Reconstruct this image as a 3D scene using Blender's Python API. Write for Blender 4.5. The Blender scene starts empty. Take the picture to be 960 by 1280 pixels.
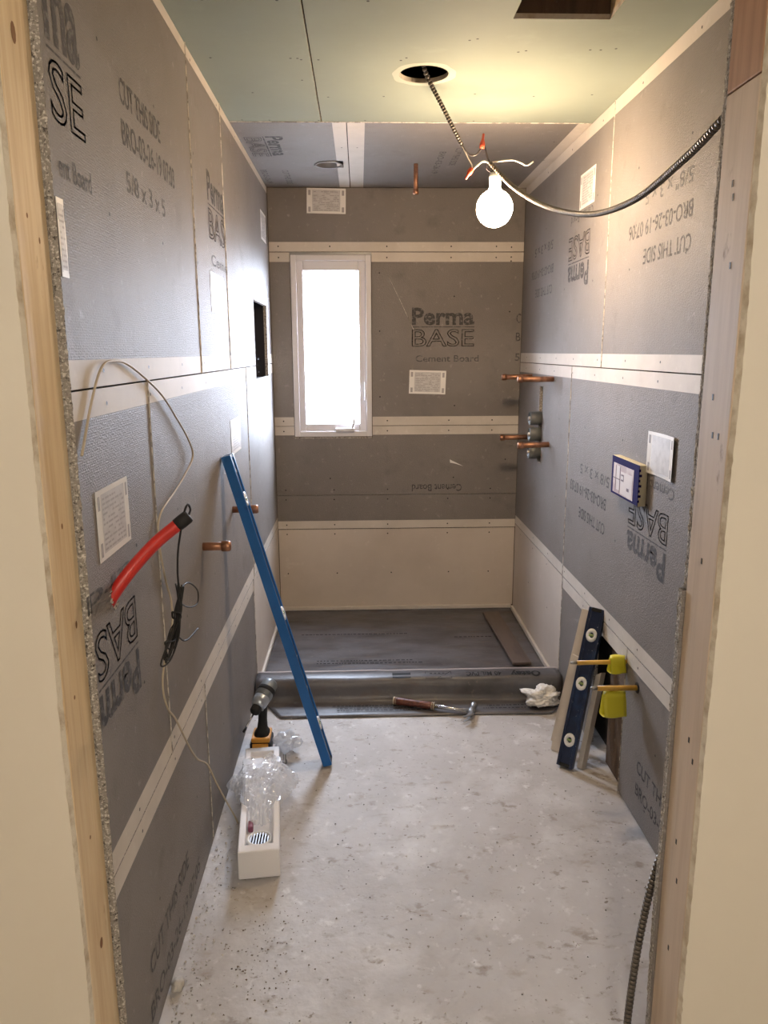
import bpy, bmesh, math, random
from mathutils import Vector, Matrix, noise
random.seed(7)
S = bpy.context.scene
COL = S.collection

# ------------------------------------------------------------------ camera
W, D, H = 1.348, 4.186, 2.324          # room width, back wall distance, ceiling height (metres)
F_PX, PIT, YAW, ROL = 946.5, 0.2092, 0.0308, -0.004
fw = Vector((math.sin(YAW)*math.cos(PIT), math.cos(YAW)*math.cos(PIT), -math.sin(PIT)))
r0 = Vector((math.cos(YAW), -math.sin(YAW), 0)); u0 = r0.cross(fw)
cr = r0*math.cos(ROL) + u0*math.sin(ROL); cu = -r0*math.sin(ROL) + u0*math.cos(ROL)
cam = bpy.data.objects.new('camera', bpy.data.cameras.new('camera'))
COL.objects.link(cam)
cam.data.sensor_fit = 'HORIZONTAL'; cam.data.sensor_width = 36; cam.data.lens = 36*F_PX/960
cam.data.clip_start = 0.05
M = Matrix.Identity(4)
for i in range(3):
    M[i][0] = cr[i]; M[i][1] = cu[i]; M[i][2] = -fw[i]
M[0][3], M[1][3], M[2][3] = 0.4706, 0.0, 1.4942
cam.matrix_world = M
S.camera = cam

# ------------------------------------------------------------------ world, light, exposure
BULB_COL, BULB_POWER = (1.0, 0.72, 0.46), 240
HALL_COL, HALL_POWER = (1.0, 0.88, 0.74), 200
SKY_COL, SKY_POWER = (0.71, 0.81, 1.0), 88
wd = bpy.data.worlds.new('sky'); S.world = wd; wd.use_nodes = True
bg = wd.node_tree.nodes['Background']
bg.inputs[0].default_value = (*SKY_COL, 1); bg.inputs[1].default_value = SKY_POWER
pl = bpy.data.lights.new('window_portal', 'AREA'); pl.shape = 'RECTANGLE'; pl.size = 0.34; pl.size_y = 0.86
pl.cycles.is_portal = True
po = bpy.data.objects.new('window_portal', pl); COL.objects.link(po)
po.location = (0.318, D+0.16, 1.508); po.rotation_euler = (math.radians(-90), 0, 0)
S.view_settings.view_transform = 'Standard'; S.view_settings.look = 'None'
S.view_settings.gamma = 1; S.view_settings.use_curve_mapping = False
S.view_settings.exposure = 0.0

# ------------------------------------------------------------------ materials
MATS = {}
def mat(name, col, rough=0.7, metal=0.0, spec=0.5, var=None, bump=None, emit=None, alpha=None, trans=None, coat=None):
    """var = list of (colour2, scale, lo, hi[, stretch]); bump = (scale, strength, distance)"""
    m = bpy.data.materials.new(name); m.use_nodes = True; MATS[name] = m
    nt = m.node_tree; N = nt.nodes; L = nt.links
    b = N['Principled BSDF']
    b.inputs['Base Color'].default_value = (*col, 1); b.inputs['Roughness'].default_value = rough
    b.inputs['Metallic'].default_value = metal; b.inputs['Specular IOR Level'].default_value = spec
    if alpha is not None: b.inputs['Alpha'].default_value = alpha
    if trans is not None: b.inputs['Transmission Weight'].default_value = trans
    if coat is not None: b.inputs['Coat Weight'].default_value = coat
    if emit: b.inputs['Emission Color'].default_value = (*emit[0], 1); b.inputs['Emission Strength'].default_value = emit[1]
    tc = N.new('ShaderNodeTexCoord')
    cur = None
    for k, v in enumerate(var or []):
        c2, sc, lo, hi = v[:4]; st = v[4] if len(v) > 4 else (1, 1, 1)
        mp = N.new('ShaderNodeMapping'); mp.inputs['Scale'].default_value = st; mp.inputs['Location'].default_value = (k*3.1, k*1.7, k*2.3)
        L.new(tc.outputs['Object'], mp.inputs['Vector'])
        n = N.new('ShaderNodeTexNoise'); n.inputs['Scale'].default_value = sc; n.inputs['Detail'].default_value = 5
        n.inputs['Roughness'].default_value = 0.6
        L.new(mp.outputs[0], n.inputs['Vector'])
        r = N.new('ShaderNodeMapRange'); r.inputs[1].default_value = lo; r.inputs[2].default_value = hi
        L.new(n.outputs[0], r.inputs[0])
        mx = N.new('ShaderNodeMix'); mx.data_type = 'RGBA'
        L.new(r.outputs[0], mx.inputs[0])
        if cur is None: mx.inputs[6].default_value = (*col, 1)
        else: L.new(cur, mx.inputs[6])
        mx.inputs[7].default_value = (*c2, 1); cur = mx.outputs[2]
    if cur is not None: L.new(cur, b.inputs['Base Color'])
    if bump:
        n = N.new('ShaderNodeTexNoise'); n.inputs['Scale'].default_value = bump[0]; n.inputs['Detail'].default_value = 4
        L.new(tc.outputs['Object'], n.inputs['Vector'])
        bp = N.new('ShaderNodeBump'); bp.inputs['Strength'].default_value = bump[1]; bp.inputs['Distance'].default_value = bump[2]
        L.new(n.outputs[0], bp.inputs['Height']); L.new(bp.outputs[0], b.inputs['Normal'])
    return m

def board_material(name, col, col2, rough, weave):
    """cement board: grey slurry with a woven glass mesh showing through"""
    m = mat(name, col, rough, spec=0.36, var=[(col2, 2.2, 0.35, 0.75), (tuple(c*1.45 for c in col), 38, 0.62, 0.8), (tuple(c*0.72 for c in col), 9, 0.58, 0.8)])
    nt = m.node_tree; N = nt.nodes; L = nt.links; b = N['Principled BSDF']
    tc = N.new('ShaderNodeTexCoord'); sp = N.new('ShaderNodeSeparateXYZ'); L.new(tc.outputs['Object'], sp.inputs[0])
    def math_(op, a, bb):
        q = N.new('ShaderNodeMath'); q.operation = op
        for i, v in enumerate((a, bb)):
            if v is None: continue
            if isinstance(v, (int, float)): q.inputs[i].default_value = v
            else: L.new(v, q.inputs[i])
        return q.outputs[0]
    k = 2*math.pi/0.0044
    s1 = math_('SINE', math_('MULTIPLY', math_('ADD', sp.outputs[0], sp.outputs[1]), k), None)
    s2 = math_('SINE', math_('MULTIPLY', sp.outputs[2], k), None)
    n = N.new('ShaderNodeTexNoise'); n.inputs['Scale'].default_value = 240; n.inputs['Detail'].default_value = 3
    L.new(tc.outputs['Object'], n.inputs['Vector'])
    h = math_('ADD', math_('MULTIPLY', math_('ADD', s1, s2), 0.10), math_('MULTIPLY', n.outputs[0], 2.0))
    bp = N.new('ShaderNodeBump'); bp.inputs['Strength'].default_value = weave; bp.inputs['Distance'].default_value = 0.0012
    L.new(h, bp.inputs['Height']); L.new(bp.outputs[0], b.inputs['Normal'])
    return m

CB = board_material('cement_board_grey', (0.228, 0.205, 0.190), (0.182, 0.162, 0.148), 0.58, 0.9)
BAND = mat('board_smooth_edge', (0.60, 0.545, 0.48), 0.6, var=[((0.50, 0.45, 0.39), 5, 0.4, 0.75), ((0.66, 0.61, 0.55), 30, 0.6, 0.8)], bump=(90, 0.15, 0.001))
TAN = mat('board_smooth_tan', (0.58, 0.51, 0.44), 0.65, var=[((0.48, 0.415, 0.35), 2.5, 0.4, 0.8), ((0.64, 0.57, 0.5), 22, 0.62, 0.8)], bump=(60, 0.15, 0.001))
GREEN = mat('drywall_green', (0.27, 0.305, 0.25), 0.8, var=[((0.235, 0.265, 0.215), 1.7, 0.4, 0.75), ((0.30, 0.335, 0.28), 7, 0.6, 0.85)], bump=(150, 0.08, 0.001))
GYP = mat('gypsum_core', (0.72, 0.66, 0.55), 0.9, var=[((0.45, 0.36, 0.25), 25, 0.45, 0.7)], bump=(120, 0.6, 0.003))
CRUMB = mat('board_crumbly_core', (0.30, 0.27, 0.235), 0.9, var=[((0.62, 0.58, 0.52), 210, 0.52, 0.62), ((0.07, 0.06, 0.05), 160, 0.55, 0.66)], bump=(220, 1.0, 0.004))
PALE = mat('raw_pale_edge', (0.60, 0.55, 0.48), 0.85, var=[((0.24, 0.22, 0.20), 45, 0.46, 0.6)], bump=(200, 0.6, 0.002))
DARK = mat('cavity_shade', (0.025, 0.022, 0.02), 0.9)  # near-black, carries the shade of cavities and holes in its colour
BROWNWOOD = mat('old_wood_brown', (0.13, 0.085, 0.055), 0.85, var=[((0.06, 0.04, 0.03), 30, 0.4, 0.7, (1, 1, 0.15)), ((0.19, 0.14, 0.1), 45, 0.6, 0.8)], bump=(70, 0.6, 0.004))
INK = mat('printed_ink', (0.050, 0.046, 0.046), 0.75, var=[((0.15, 0.14, 0.135), 75, 0.50, 0.62)])
INKF = mat('printed_ink_faded', (0.078, 0.073, 0.072), 0.75, var=[((0.165, 0.155, 0.148), 60, 0.47, 0.62)])
SCREW = mat('screw_dark', (0.03, 0.028, 0.026), 0.5, 0.6)
WALLP = mat('beige_wall_paint', (0.69, 0.64, 0.545), 0.65, var=[((0.65, 0.59, 0.49), 1.5, 0.4, 0.8), ((0.72, 0.67, 0.58), 6, 0.6, 0.85, (1, 1, 0.3))], bump=(140, 0.1, 0.001))
PINE = mat('stud_pine', (0.73, 0.575, 0.36), 0.55, var=[((0.60, 0.43, 0.24), 14, 0.42, 0.75, (4, 4, 0.25)), ((0.78, 0.65, 0.45), 30, 0.5, 0.75, (3, 3, 0.12)), ((0.34, 0.17, 0.06), 5.5, 0.645, 0.70, (2.2, 2.2, 1.0))], bump=(50, 0.15, 0.002))
PINE2 = mat('stud_grey_pine', (0.60, 0.48, 0.36), 0.6, var=[((0.49, 0.375, 0.265), 12, 0.42, 0.75, (4, 4, 0.25)), ((0.62, 0.50, 0.38), 26, 0.5, 0.75, (3, 3, 0.12)), ((0.25, 0.15, 0.08), 6.5, 0.66, 0.72, (2.2, 2.2, 1.0))], bump=(50, 0.15, 0.002))
REDWOOD = mat('header_reddish_wood', (0.42, 0.235, 0.13), 0.6, var=[((0.30, 0.15, 0.08), 14, 0.42, 0.75, (4, 4, 0.3))], bump=(50, 0.15, 0.002))
CONC = mat('concrete_floor', (0.47, 0.445, 0.43), 0.6, var=[((0.38, 0.35, 0.325), 2.2, 0.42, 0.70), ((0.57, 0.55, 0.535), 5.5, 0.50, 0.74), ((0.32, 0.27, 0.225), 10, 0.585, 0.74, (1, 1.6, 1)), ((0.62, 0.605, 0.59), 26, 0.60, 0.74), ((0.24, 0.205, 0.17), 60, 0.64, 0.74), ((0.31, 0.27, 0.235), 15, 0.615, 0.69, (0.9, 1.2, 1)), ((0.24, 0.20, 0.165), 42, 0.65, 0.70, (0.9, 1.2, 1))], bump=(24, 0.45, 0.010))
LINER = mat('pvc_liner', (0.11, 0.106, 0.113), 0.40, var=[((0.045, 0.040, 0.040), 4, 0.42, 0.68, (1, 2.4, 1)), ((0.12, 0.085, 0.065), 9, 0.55, 0.78, (1, 3, 1)), ((0.21, 0.18, 0.155), 32, 0.63, 0.8)], bump=(6, 0.22, 0.02))
VINYL = mat('window_vinyl', (0.66, 0.64, 0.65), 0.45)
PAPER = mat('label_paper', (0.78, 0.76, 0.73), 0.35, var=[((0.70, 0.68, 0.65), 8, 0.5, 0.8)])
FIELD = mat('label_field', (0.56, 0.545, 0.54), 0.45, var=[((0.47, 0.455, 0.45), 40, 0.45, 0.65)])
PRINTG = mat('label_print', (0.36, 0.34, 0.34), 0.6)
COPPER = mat('copper', (0.44, 0.22, 0.13), 0.42, 0.8, var=[((0.22, 0.11, 0.07), 30, 0.42, 0.65)])
SOLDER = mat('solder', (0.55, 0.47, 0.40), 0.4, 0.8)
ARMOR = mat('armoured_cable_steel', (0.15, 0.125, 0.10), 0.42, 0.6, var=[((0.10, 0.085, 0.07), 30, 0.4, 0.7)])
BLUE = mat('level_blue', (0.010, 0.115, 0.36), 0.32, var=[((0.012, 0.07, 0.22), 20, 0.6, 0.8)])
NAVY = mat('level_navy', (0.007, 0.016, 0.05), 0.38, var=[((0.012, 0.035, 0.10), 14, 0.5, 0.7), ((0.40, 0.42, 0.46), 75, 0.66, 0.70)])
SCUFF = mat('level_scuffed_face', (0.012, 0.03, 0.085), 0.45, var=[((0.5, 0.52, 0.55), 24, 0.62, 0.70)])
WHITE = mat('white_plastic', (0.78, 0.78, 0.77), 0.4)
VIAL = mat('vial_green', (0.25, 0.34, 0.14), 0.2)
YELLOW = mat('yellow_tape', (0.72, 0.66, 0.04), 0.4)
YROD = mat('yellow_coated_pipe', (0.62, 0.37, 0.06), 0.38, var=[((0.48, 0.27, 0.05), 30, 0.5, 0.7)])
GREYM = mat('grey_metal', (0.33, 0.33, 0.33), 0.4, 0.8)
CHROME = mat('steel', (0.60, 0.60, 0.61), 0.25, 0.95)
BLACK = mat('black_rubber', (0.018, 0.018, 0.018), 0.65, spec=0.25)
RED = mat('red_tube', (0.50, 0.022, 0.014), 0.38)
BEIGE = mat('cable_beige', (0.46, 0.385, 0.28), 0.55)
LEATHER = mat('leather_grip', (0.15, 0.045, 0.025), 0.4, var=[((0.07, 0.02, 0.012), 70, 0.45, 0.6, (1, 1, 1))])
FOAM = mat('white_foam', (0.82, 0.80, 0.80), 0.7, bump=(260, 0.3, 0.001))
CLEAR = mat('clear_plastic', (0.90, 0.93, 0.97), 0.14, alpha=0.66, bump=(34, 0.8, 0.012))
BAGW = mat('white_bag', (0.80, 0.77, 0.72), 0.35, bump=(40, 0.7, 0.012))
ORANGE = mat('battery_yellow', (0.60, 0.27, 0.03), 0.45)
DGREY = mat('drill_grey', (0.20, 0.22, 0.23), 0.35, 0.5)
PVCG = mat('grey_fitting', (0.12, 0.125, 0.12), 0.4)
NAVYC = mat('carton_navy', (0.014, 0.010, 0.085), 0.85, spec=0.15)
CREAM = mat('carton_side', (0.62, 0.57, 0.42), 0.7)
PHOTO = mat('carton_photo', (0.45, 0.36, 0.38), 0.5, var=[((0.62, 0.55, 0.55), 9, 0.45, 0.55)])
PHOTOL = mat('carton_photo_light', (0.66, 0.62, 0.63), 0.5)
PHOTOD = mat('carton_photo_dark', (0.16, 0.12, 0.15), 0.5)
STONE = mat('stone', (0.45, 0.42, 0.38), 0.85, bump=(60, 0.6, 0.004))
WIREW = mat('wire_white', (0.78, 0.70, 0.60), 0.4)
WIREB = mat('wire_black', (0.05, 0.04, 0.04), 0.4)
REDCAP = mat('wire_cap_red', (0.60, 0.07, 0.03), 0.4)
BULB = mat('bulb_glow', (1, 1, 1), 0.4, emit=(BULB_COL, BULB_POWER))
HALLGLOW = mat('hall_lamp_glow', (1, 1, 1), 0.4, emit=(HALL_COL, HALL_POWER))
def film(name, col, cover, gloss, bump_):
    m = bpy.data.materials.new(name); m.use_nodes = True; nt = m.node_tree; N = nt.nodes; L = nt.links; N.remove(N['Principled BSDF'])
    tr_ = N.new('ShaderNodeBsdfTransparent'); df = N.new('ShaderNodeBsdfDiffuse'); tl = N.new('ShaderNodeBsdfTranslucent'); gs = N.new('ShaderNodeBsdfGlossy')
    for q in (df, tl): q.inputs[0].default_value = (*col, 1)
    gs.inputs['Roughness'].default_value = 0.12
    m1 = N.new('ShaderNodeMixShader'); m1.inputs[0].default_value = 0.45; L.new(df.outputs[0], m1.inputs[1]); L.new(tl.outputs[0], m1.inputs[2])
    m2 = N.new('ShaderNodeMixShader'); m2.inputs[0].default_value = cover; L.new(tr_.outputs[0], m2.inputs[1]); L.new(m1.outputs[0], m2.inputs[2])
    m3 = N.new('ShaderNodeMixShader'); m3.inputs[0].default_value = gloss; L.new(m2.outputs[0], m3.inputs[1]); L.new(gs.outputs[0], m3.inputs[2])
    tc = N.new('ShaderNodeTexCoord'); n = N.new('ShaderNodeTexNoise'); n.inputs['Scale'].default_value = bump_; bp = N.new('ShaderNodeBump'); bp.inputs['Strength'].default_value = 0.6; bp.inputs['Distance'].default_value = 0.008
    L.new(tc.outputs['Object'], n.inputs['Vector']); L.new(n.outputs[0], bp.inputs['Height']); L.new(bp.outputs[0], gs.inputs['Normal']); L.new(bp.outputs[0], df.inputs['Normal'])
    L.new(m3.outputs[0], N['Material Output'].inputs[0]); return m
CLEAR = film('clear_plastic_film', (0.90, 0.93, 0.98), 0.55, 0.18, 38)
gl = bpy.data.materials.new('window_glass'); gl.use_nodes = True
nt = gl.node_tree; nt.nodes.remove(nt.nodes['Principled BSDF'])
_t = nt.nodes.new('ShaderNodeBsdfTransparent'); _g = nt.nodes.new('ShaderNodeBsdfGlossy'); _m = nt.nodes.new('ShaderNodeMixShader')
_g.inputs['Roughness'].default_value = 0.02; _m.inputs[0].default_value = 0.06
nt.links.new(_t.outputs[0], _m.inputs[1]); nt.links.new(_g.outputs[0], _m.inputs[2]); nt.links.new(_m.outputs[0], nt.nodes['Material Output'].inputs[0])

# ------------------------------------------------------------------ mesh helpers
def link(o, parent=None):
    COL.objects.link(o)
    if parent is not None: o.parent = parent
    return o
def tag(o, label=None, cat=None, group=None, kind=None):
    if label: o['label'] = label
    if cat: o['category'] = cat
    if group: o['group'] = group
    if kind: o['kind'] = kind
    return o
def thing(name, label, cat, loc=(0, 0, 0), group=None):
    """an Empty at the thing's base; parts are given in world coordinates"""
    o = bpy.data.objects.new(name, None); o.empty_display_size = 0.05; COL.objects.link(o); o.location = loc
    return tag(o, label, cat, group)

class MB:
    def __init__(s): s.v = []; s.f = []; s.mi = []; s.sm = []
    def add(s, vs, fs, mi=0, smooth=False):
        b = len(s.v); s.v += [tuple(v) for v in vs]
        for f in fs: s.f.append(tuple(b+i for i in f)); s.mi.append(mi); s.sm.append(smooth)
        return s
    def box(s, lo, hi, mi=0, m=None):
        x0, y0, z0 = lo; x1, y1, z1 = hi
        vs = [Vector(p) for p in ((x0,y0,z0),(x1,y0,z0),(x1,y1,z0),(x0,y1,z0),(x0,y0,z1),(x1,y0,z1),(x1,y1,z1),(x0,y1,z1))]
        if m is not None: vs = [m @ v for v in vs]
        return s.add(vs, [(0,3,2,1),(4,5,6,7),(0,1,5,4),(1,2,6,5),(2,3,7,6),(3,0,4,7)], mi)
    def bbox(s, lo, hi, b=0.003, mi=0, m=None):
        """box with chamfered edges"""
        bm = bmesh.new(); bmesh.ops.create_cube(bm, size=1)
        for v in bm.verts:
            v.co = Vector([lo[i] + (v.co[i]+0.5)*(hi[i]-lo[i]) for i in range(3)])
        bmesh.ops.bevel(bm, geom=list(bm.edges), offset=b, segments=2, affect='EDGES', profile=0.5)
        return s.bm(bm, mi, m)
    def bm(s, bm, mi=0, m=None, smooth=False):
        bm.verts.index_update()
        vs = [(m @ v.co if m is not None else v.co.copy()) for v in bm.verts]
        s.add(vs, [tuple(v.index for v in f.verts) for f in bm.faces], mi, smooth); bm.free(); return s
    def tube(s, pts, r, n=10, mi=0, caps=True, rad=None, smooth=True):
        pts = [Vector(p) for p in pts]; k = len(pts); rings = []
        t = (pts[1]-pts[0]).normalized(); up = Vector((0,0,1)) if abs(t.z) < 0.9 else Vector((1,0,0))
        nrm = (up - t*up.dot(t)).normalized()
        vs = []
        for i, p in enumerate(pts):
            t = (pts[min(i+1,k-1)]-pts[max(i-1,0)]).normalized()
            nrm = (nrm - t*nrm.dot(t)).normalized(); bi = t.cross(nrm)
            rr = rad[i] if rad else r
            vs += [p + (nrm*math.cos(a)+bi*math.sin(a))*rr for a in [2*math.pi*j/n for j in range(n)]]
        fs = [(i*n+j, i*n+(j+1)%n, (i+1)*n+(j+1)%n, (i+1)*n+j) for i in range(k-1) for j in range(n)]
        s.add(vs, fs, mi, smooth)
        if caps:
            b = len(s.v)-len(vs)
            s.f.append(tuple(b+j for j in reversed(range(n)))); s.mi.append(mi); s.sm.append(False)
            s.f.append(tuple(b+(k-1)*n+j for j in range(n))); s.mi.append(mi); s.sm.append(False)
        return s
    def lathe(s, prof, m=None, n=20, mi=0, smooth=True):
        """profile (r, z) about local z"""
        vs = []; k = len(prof)
        for r, z in prof:
            for j in range(n):
                a = 2*math.pi*j/n; v = Vector((r*math.cos(a), r*math.sin(a), z)); vs.append(m @ v if m is not None else v)
        fs = [(i*n+j, i*n+(j+1)%n, (i+1)*n+(j+1)%n, (i+1)*n+j) for i in range(k-1) for j in range(n)]
        fs.append(tuple(reversed(range(n)))); fs.append(tuple((k-1)*n+j for j in range(n)))
        return s.add(vs, fs, mi, smooth)
    def build(s, name, mats, parent=None, fix=True):
        me = bpy.data.meshes.new(name); me.from_pydata(s.v, [], s.f)
        for m in (mats if isinstance(mats, (list, tuple)) else [mats]): me.materials.append(m)
        me.polygons.foreach_set('material_index', s.mi); me.polygons.foreach_set('use_smooth', s.sm)
        if fix:
            bm = bmesh.new(); bm.from_mesh(me); bmesh.ops.recalc_face_normals(bm, faces=bm.faces); bm.to_mesh(me); bm.free()
        me.update()
        o = bpy.data.objects.new(name, me); COL.objects.link(o)
        if parent is not None:
            o.parent = parent
            if parent.type == 'EMPTY' or any(parent.location): o.matrix_parent_inverse = Matrix.Translation(parent.location).inverted()
        return o
def axes(o, x, y, z):
    m = Matrix.Identity(4)
    for i in range(3): m[i][0] = x[i]; m[i][1] = y[i]; m[i][2] = z[i]; m[i][3] = o[i]
    return m
def frame(o, z, xh=(1, 0, 0)):
    """matrix with local z along z, local x near xh, origin o"""
    z = Vector(z).normalized(); x = Vector(xh); x = (x - z*x.dot(z)).normalized(); return axes(o, x, z.cross(x), z)
def spline(pts, n=8):
    P = [Vector(p) for p in pts]; P = [P[0]*2-P[1]] + P + [P[-1]*2-P[-2]]; out = []
    for i in range(1, len(P)-2):
        a, b, c, d = P[i-1:i+3]
        for k in range(n):
            t = k/n; out.append(0.5*((2*b)+(c-a)*t+(2*a-5*b+4*c-d)*t*t+(3*b-a-3*c+d)*t**3))
    out.append(P[-2]); return out
def resample(pts, step):
    out = [pts[0].copy()]; acc = 0
    for a, b in zip(pts, pts[1:]):
        L = (b-a).length
        if L < 1e-9: continue
        t = step-acc
        while t <= L: out.append(a+(b-a)*(t/L)); t += step
        acc = (acc+L) % step
    return out
def armoured(pts, r=0.0078):
    p = resample(spline(pts, 30), 0.0021); c = [1.0, 1.04, 1.0, 0.74, 0.74]; n = 10
    mb = MB().tube(p, r, n, rad=[r*c[i % 5] for i in range(len(p))], smooth=False)
    for i in range(len(p)-1):
        if i % 5 in (2, 3, 4):
            for j in range(n): mb.mi[i*n+j] = 1 if i % 5 == 3 else 0
    return mb

# wall-plane mappings: (u, v, depth behind the face) -> world
PLANE = {'L': lambda u, v, d: Vector((-d, u, v)), 'R': lambda u, v, d: Vector((W+d, u, v)),
         'B': lambda u, v, d: Vector((u, D+d, v)), 'C': lambda u, v, d: Vector((u, v, H+d))}
def panel(name, parent, pl, u0, u1, v0, v1, t=0.0155, bands=None, holes=(), rounds=(), mats=(None, None, None), gap=0.0018, d0=0.0):
    """sheet with smooth bands along chosen edges (material 1), raw edge faces (material 2), square and round cut-outs"""
    u0 += gap; u1 -= gap; v0 += gap; v1 -= gap
    bands = bands or {}; us = {u0, u1}; vs = {v0, v1}
    if 'l' in bands: us.add(u0+bands['l'])
    if 'r' in bands: us.add(u1-bands['r'])
    if 'b' in bands: vs.add(v0+bands['b'])
    if 't' in bands: vs.add(v1-bands['t'])
    for a, b, c, d in holes:
        us |= {x for x in (a, b) if u0 < x < u1}; vs |= {x for x in (c, d) if v0 < x < v1}
    for a, c, r in rounds:
        us |= {a-r*1.15, a+r*1.15}; vs |= {c-r*1.15, c+r*1.15}
    us = sorted(us); vs = sorted(vs); P = PLANE[pl]; mb = MB()
    def keep(i, j):
        if not (0 <= i < len(us)-1 and 0 <= j < len(vs)-1): return False
        a, b = (us[i]+us[i+1])/2, (vs[j]+vs[j+1])/2
        return not any(h[0] < a < h[1] and h[2] < b < h[3] for h in holes)
    def inb(a, b):
        return (('l' in bands and a < u0+bands['l']) or ('r' in bands and a > u1-bands['r']) or ('b' in bands and b < v0+bands['b']) or ('t' in bands and b > v1-bands['t']))
    for i in range(len(us)-1):
        for j in range(len(vs)-1):
            if not keep(i, j): continue
            a, b, c, d = us[i], us[i+1], vs[j], vs[j+1]; mi = 1 if inb((a+b)/2, (c+d)/2) else 0
            rr = [q for q in rounds if a < q[0] < b and c < q[1] < d]
            if rr:
                ca, cc, r = rr[0]; n = 40; sq = []; ci = []
                for k in range(n):
                    an = 2*math.pi*k/n; x, y = math.cos(an), math.sin(an); m_ = max(abs(x), abs(y)); h = r*1.15
                    sq.append((ca+x/m_*h, cc+y/m_*h)); ci.append((ca+x*r, cc+y*r))
                V = [P(*p, d0) for p in sq]+[P(*p, d0) for p in ci]+[P(*p, d0+t) for p in ci]
                mb.add(V, [(k, (k+1) % n, n+(k+1) % n, n+k) for k in range(n)], mi)
                mb.add(V, [(n+k, n+(k+1) % n, 2*n+(k+1) % n, 2*n+k) for k in range(n)], 2)
                continue
            q = [P(a,c,d0),P(b,c,d0),P(b,d,d0),P(a,d,d0),P(a,c,d0+t),P(b,c,d0+t),P(b,d,d0+t),P(a,d,d0+t)]
            mb.add(q, [(0,1,2,3)], mi); mb.add(q, [(7,6,5,4)], mi)
            for (di, dj), f in (((-1,0),(0,3,7,4)),((1,0),(1,2,6,5)),((0,-1),(0,1,5,4)),((0,1),(3,2,6,7))):
                if not keep(i+di, j+dj): mb.add(q, [f], 2)
    bm = bmesh.new()
    o = mb.build(name, list(mats), parent)
    bm.from_mesh(o.data); bmesh.ops.remove_doubles(bm, verts=bm.verts, dist=1e-5); bmesh.ops.recalc_face_normals(bm, faces=bm.faces); bm.to_mesh(o.data); bm.free()
    return o
CBM = (CB, BAND, CRUMB)

def text_mesh(body, outline=False, bold=0.0):
    cv = bpy.data.curves.new('print', 'FONT'); cv.body = body; cv.resolution_u = 3; cv.align_x = 'LEFT'
    if outline: cv.fill_mode = 'NONE'; cv.bevel_depth = 0.014; cv.bevel_resolution = 0
    elif bold: cv.offset = bold
    o = bpy.data.objects.new('print', cv); COL.objects.link(o)
    bpy.context.view_layer.update()
    me = bpy.data.meshes.new_from_object(o.evaluated_get(bpy.context.evaluated_depsgraph_get()))
    bpy.data.objects.remove(o); bpy.data.curves.remove(cv)
    return me
# reading frames: origin corner mapping (s = along text, t = up the letters, both 0..1 within the box)
def stamp(body, pl, u0, u1, v0, v1, parent, turn=0, ink=None, outline=False, bold=0.010, off=0.0006, extra=None):
    """fits lettering into the box u0..u1, v0..v1 of a wall; turn 180 prints it upside down, 90 along the ceiling's depth"""
    me = text_mesh(body, outline, bold)
    xs = [v.co.x for v in me.vertices]; ys = [v.co.y for v in me.vertices]
    x0, x1, y0, y1 = min(xs), max(xs), min(ys), max(ys); P = PLANE[pl] if pl in PLANE else extra
    flip = (pl == 'R')                     # on the right wall the reading direction runs towards the viewer
    for v in me.vertices:
        s_, t_ = (v.co.x-x0)/(x1-x0), (v.co.y-y0)/(y1-y0)
        if turn == 180: s_, t_ = 1-s_, 1-t_
        if turn == 90: s_, t_ = t_, s_
        if turn == 270: s_, t_ = 1-t_, 1-s_
        if flip: s_ = 1-s_
        v.co = P(u0+s_*(u1-u0), v0+t_*(v1-v0), -off)
    me.materials.clear(); me.materials.append(ink or INK)
    o = bpy.data.objects.new('printed_lettering', me); COL.objects.link(o); o.parent = parent
    return o
def bar(pl, u0, u1, v0, v1, parent, ink=None, off=0.0005):
    P = PLANE[pl]; mb = MB(); mb.add([P(u0,v0,-off),P(u1,v0,-off),P(u1,v1,-off),P(u0,v1,-off)], [(0,1,2,3)])
    return mb.build('printed_rule', ink or INK, parent)
def logo(pl, u0, u1, zt, parent, turn=0, ink=None, words=('Perma', 'BASE', 'Cement Board'), small=True):
    """two-line board mark; zt is the upper limit of the whole mark as it stands on the wall"""
    k = ink or INK
    if turn == 0:
        stamp(words[0], pl, u0, u1, zt-0.092, zt, parent, 0, k, bold=0.03); bar(pl, u0, u1, zt-0.103, zt-0.099, parent, k)
        stamp(words[1], pl, u0, u1, zt-0.205, zt-0.112, parent, 0, k, outline=True)
        if small: stamp(words[2], pl, u0+0.06*(u1-u0), u1+0.08*(u1-u0), zt-0.285, zt-0.25, parent, 0, INKF)
    else:
        zb = zt-0.285
        stamp(words[0], pl, u0, u1, zb, zb+0.092, parent, 180, k, bold=0.03); bar(pl, u0, u1, zb+0.099, zb+0.103, parent, k)
        stamp(words[1], pl, u0, u1, zb+0.112, zb+0.205, parent, 180, k, outline=True)
        if small: stamp(words[2], pl, u0-0.08*(u1-u0), u1-0.06*(u1-u0), zb+0.25, zb+0.285, parent, 180, INKF)

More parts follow.
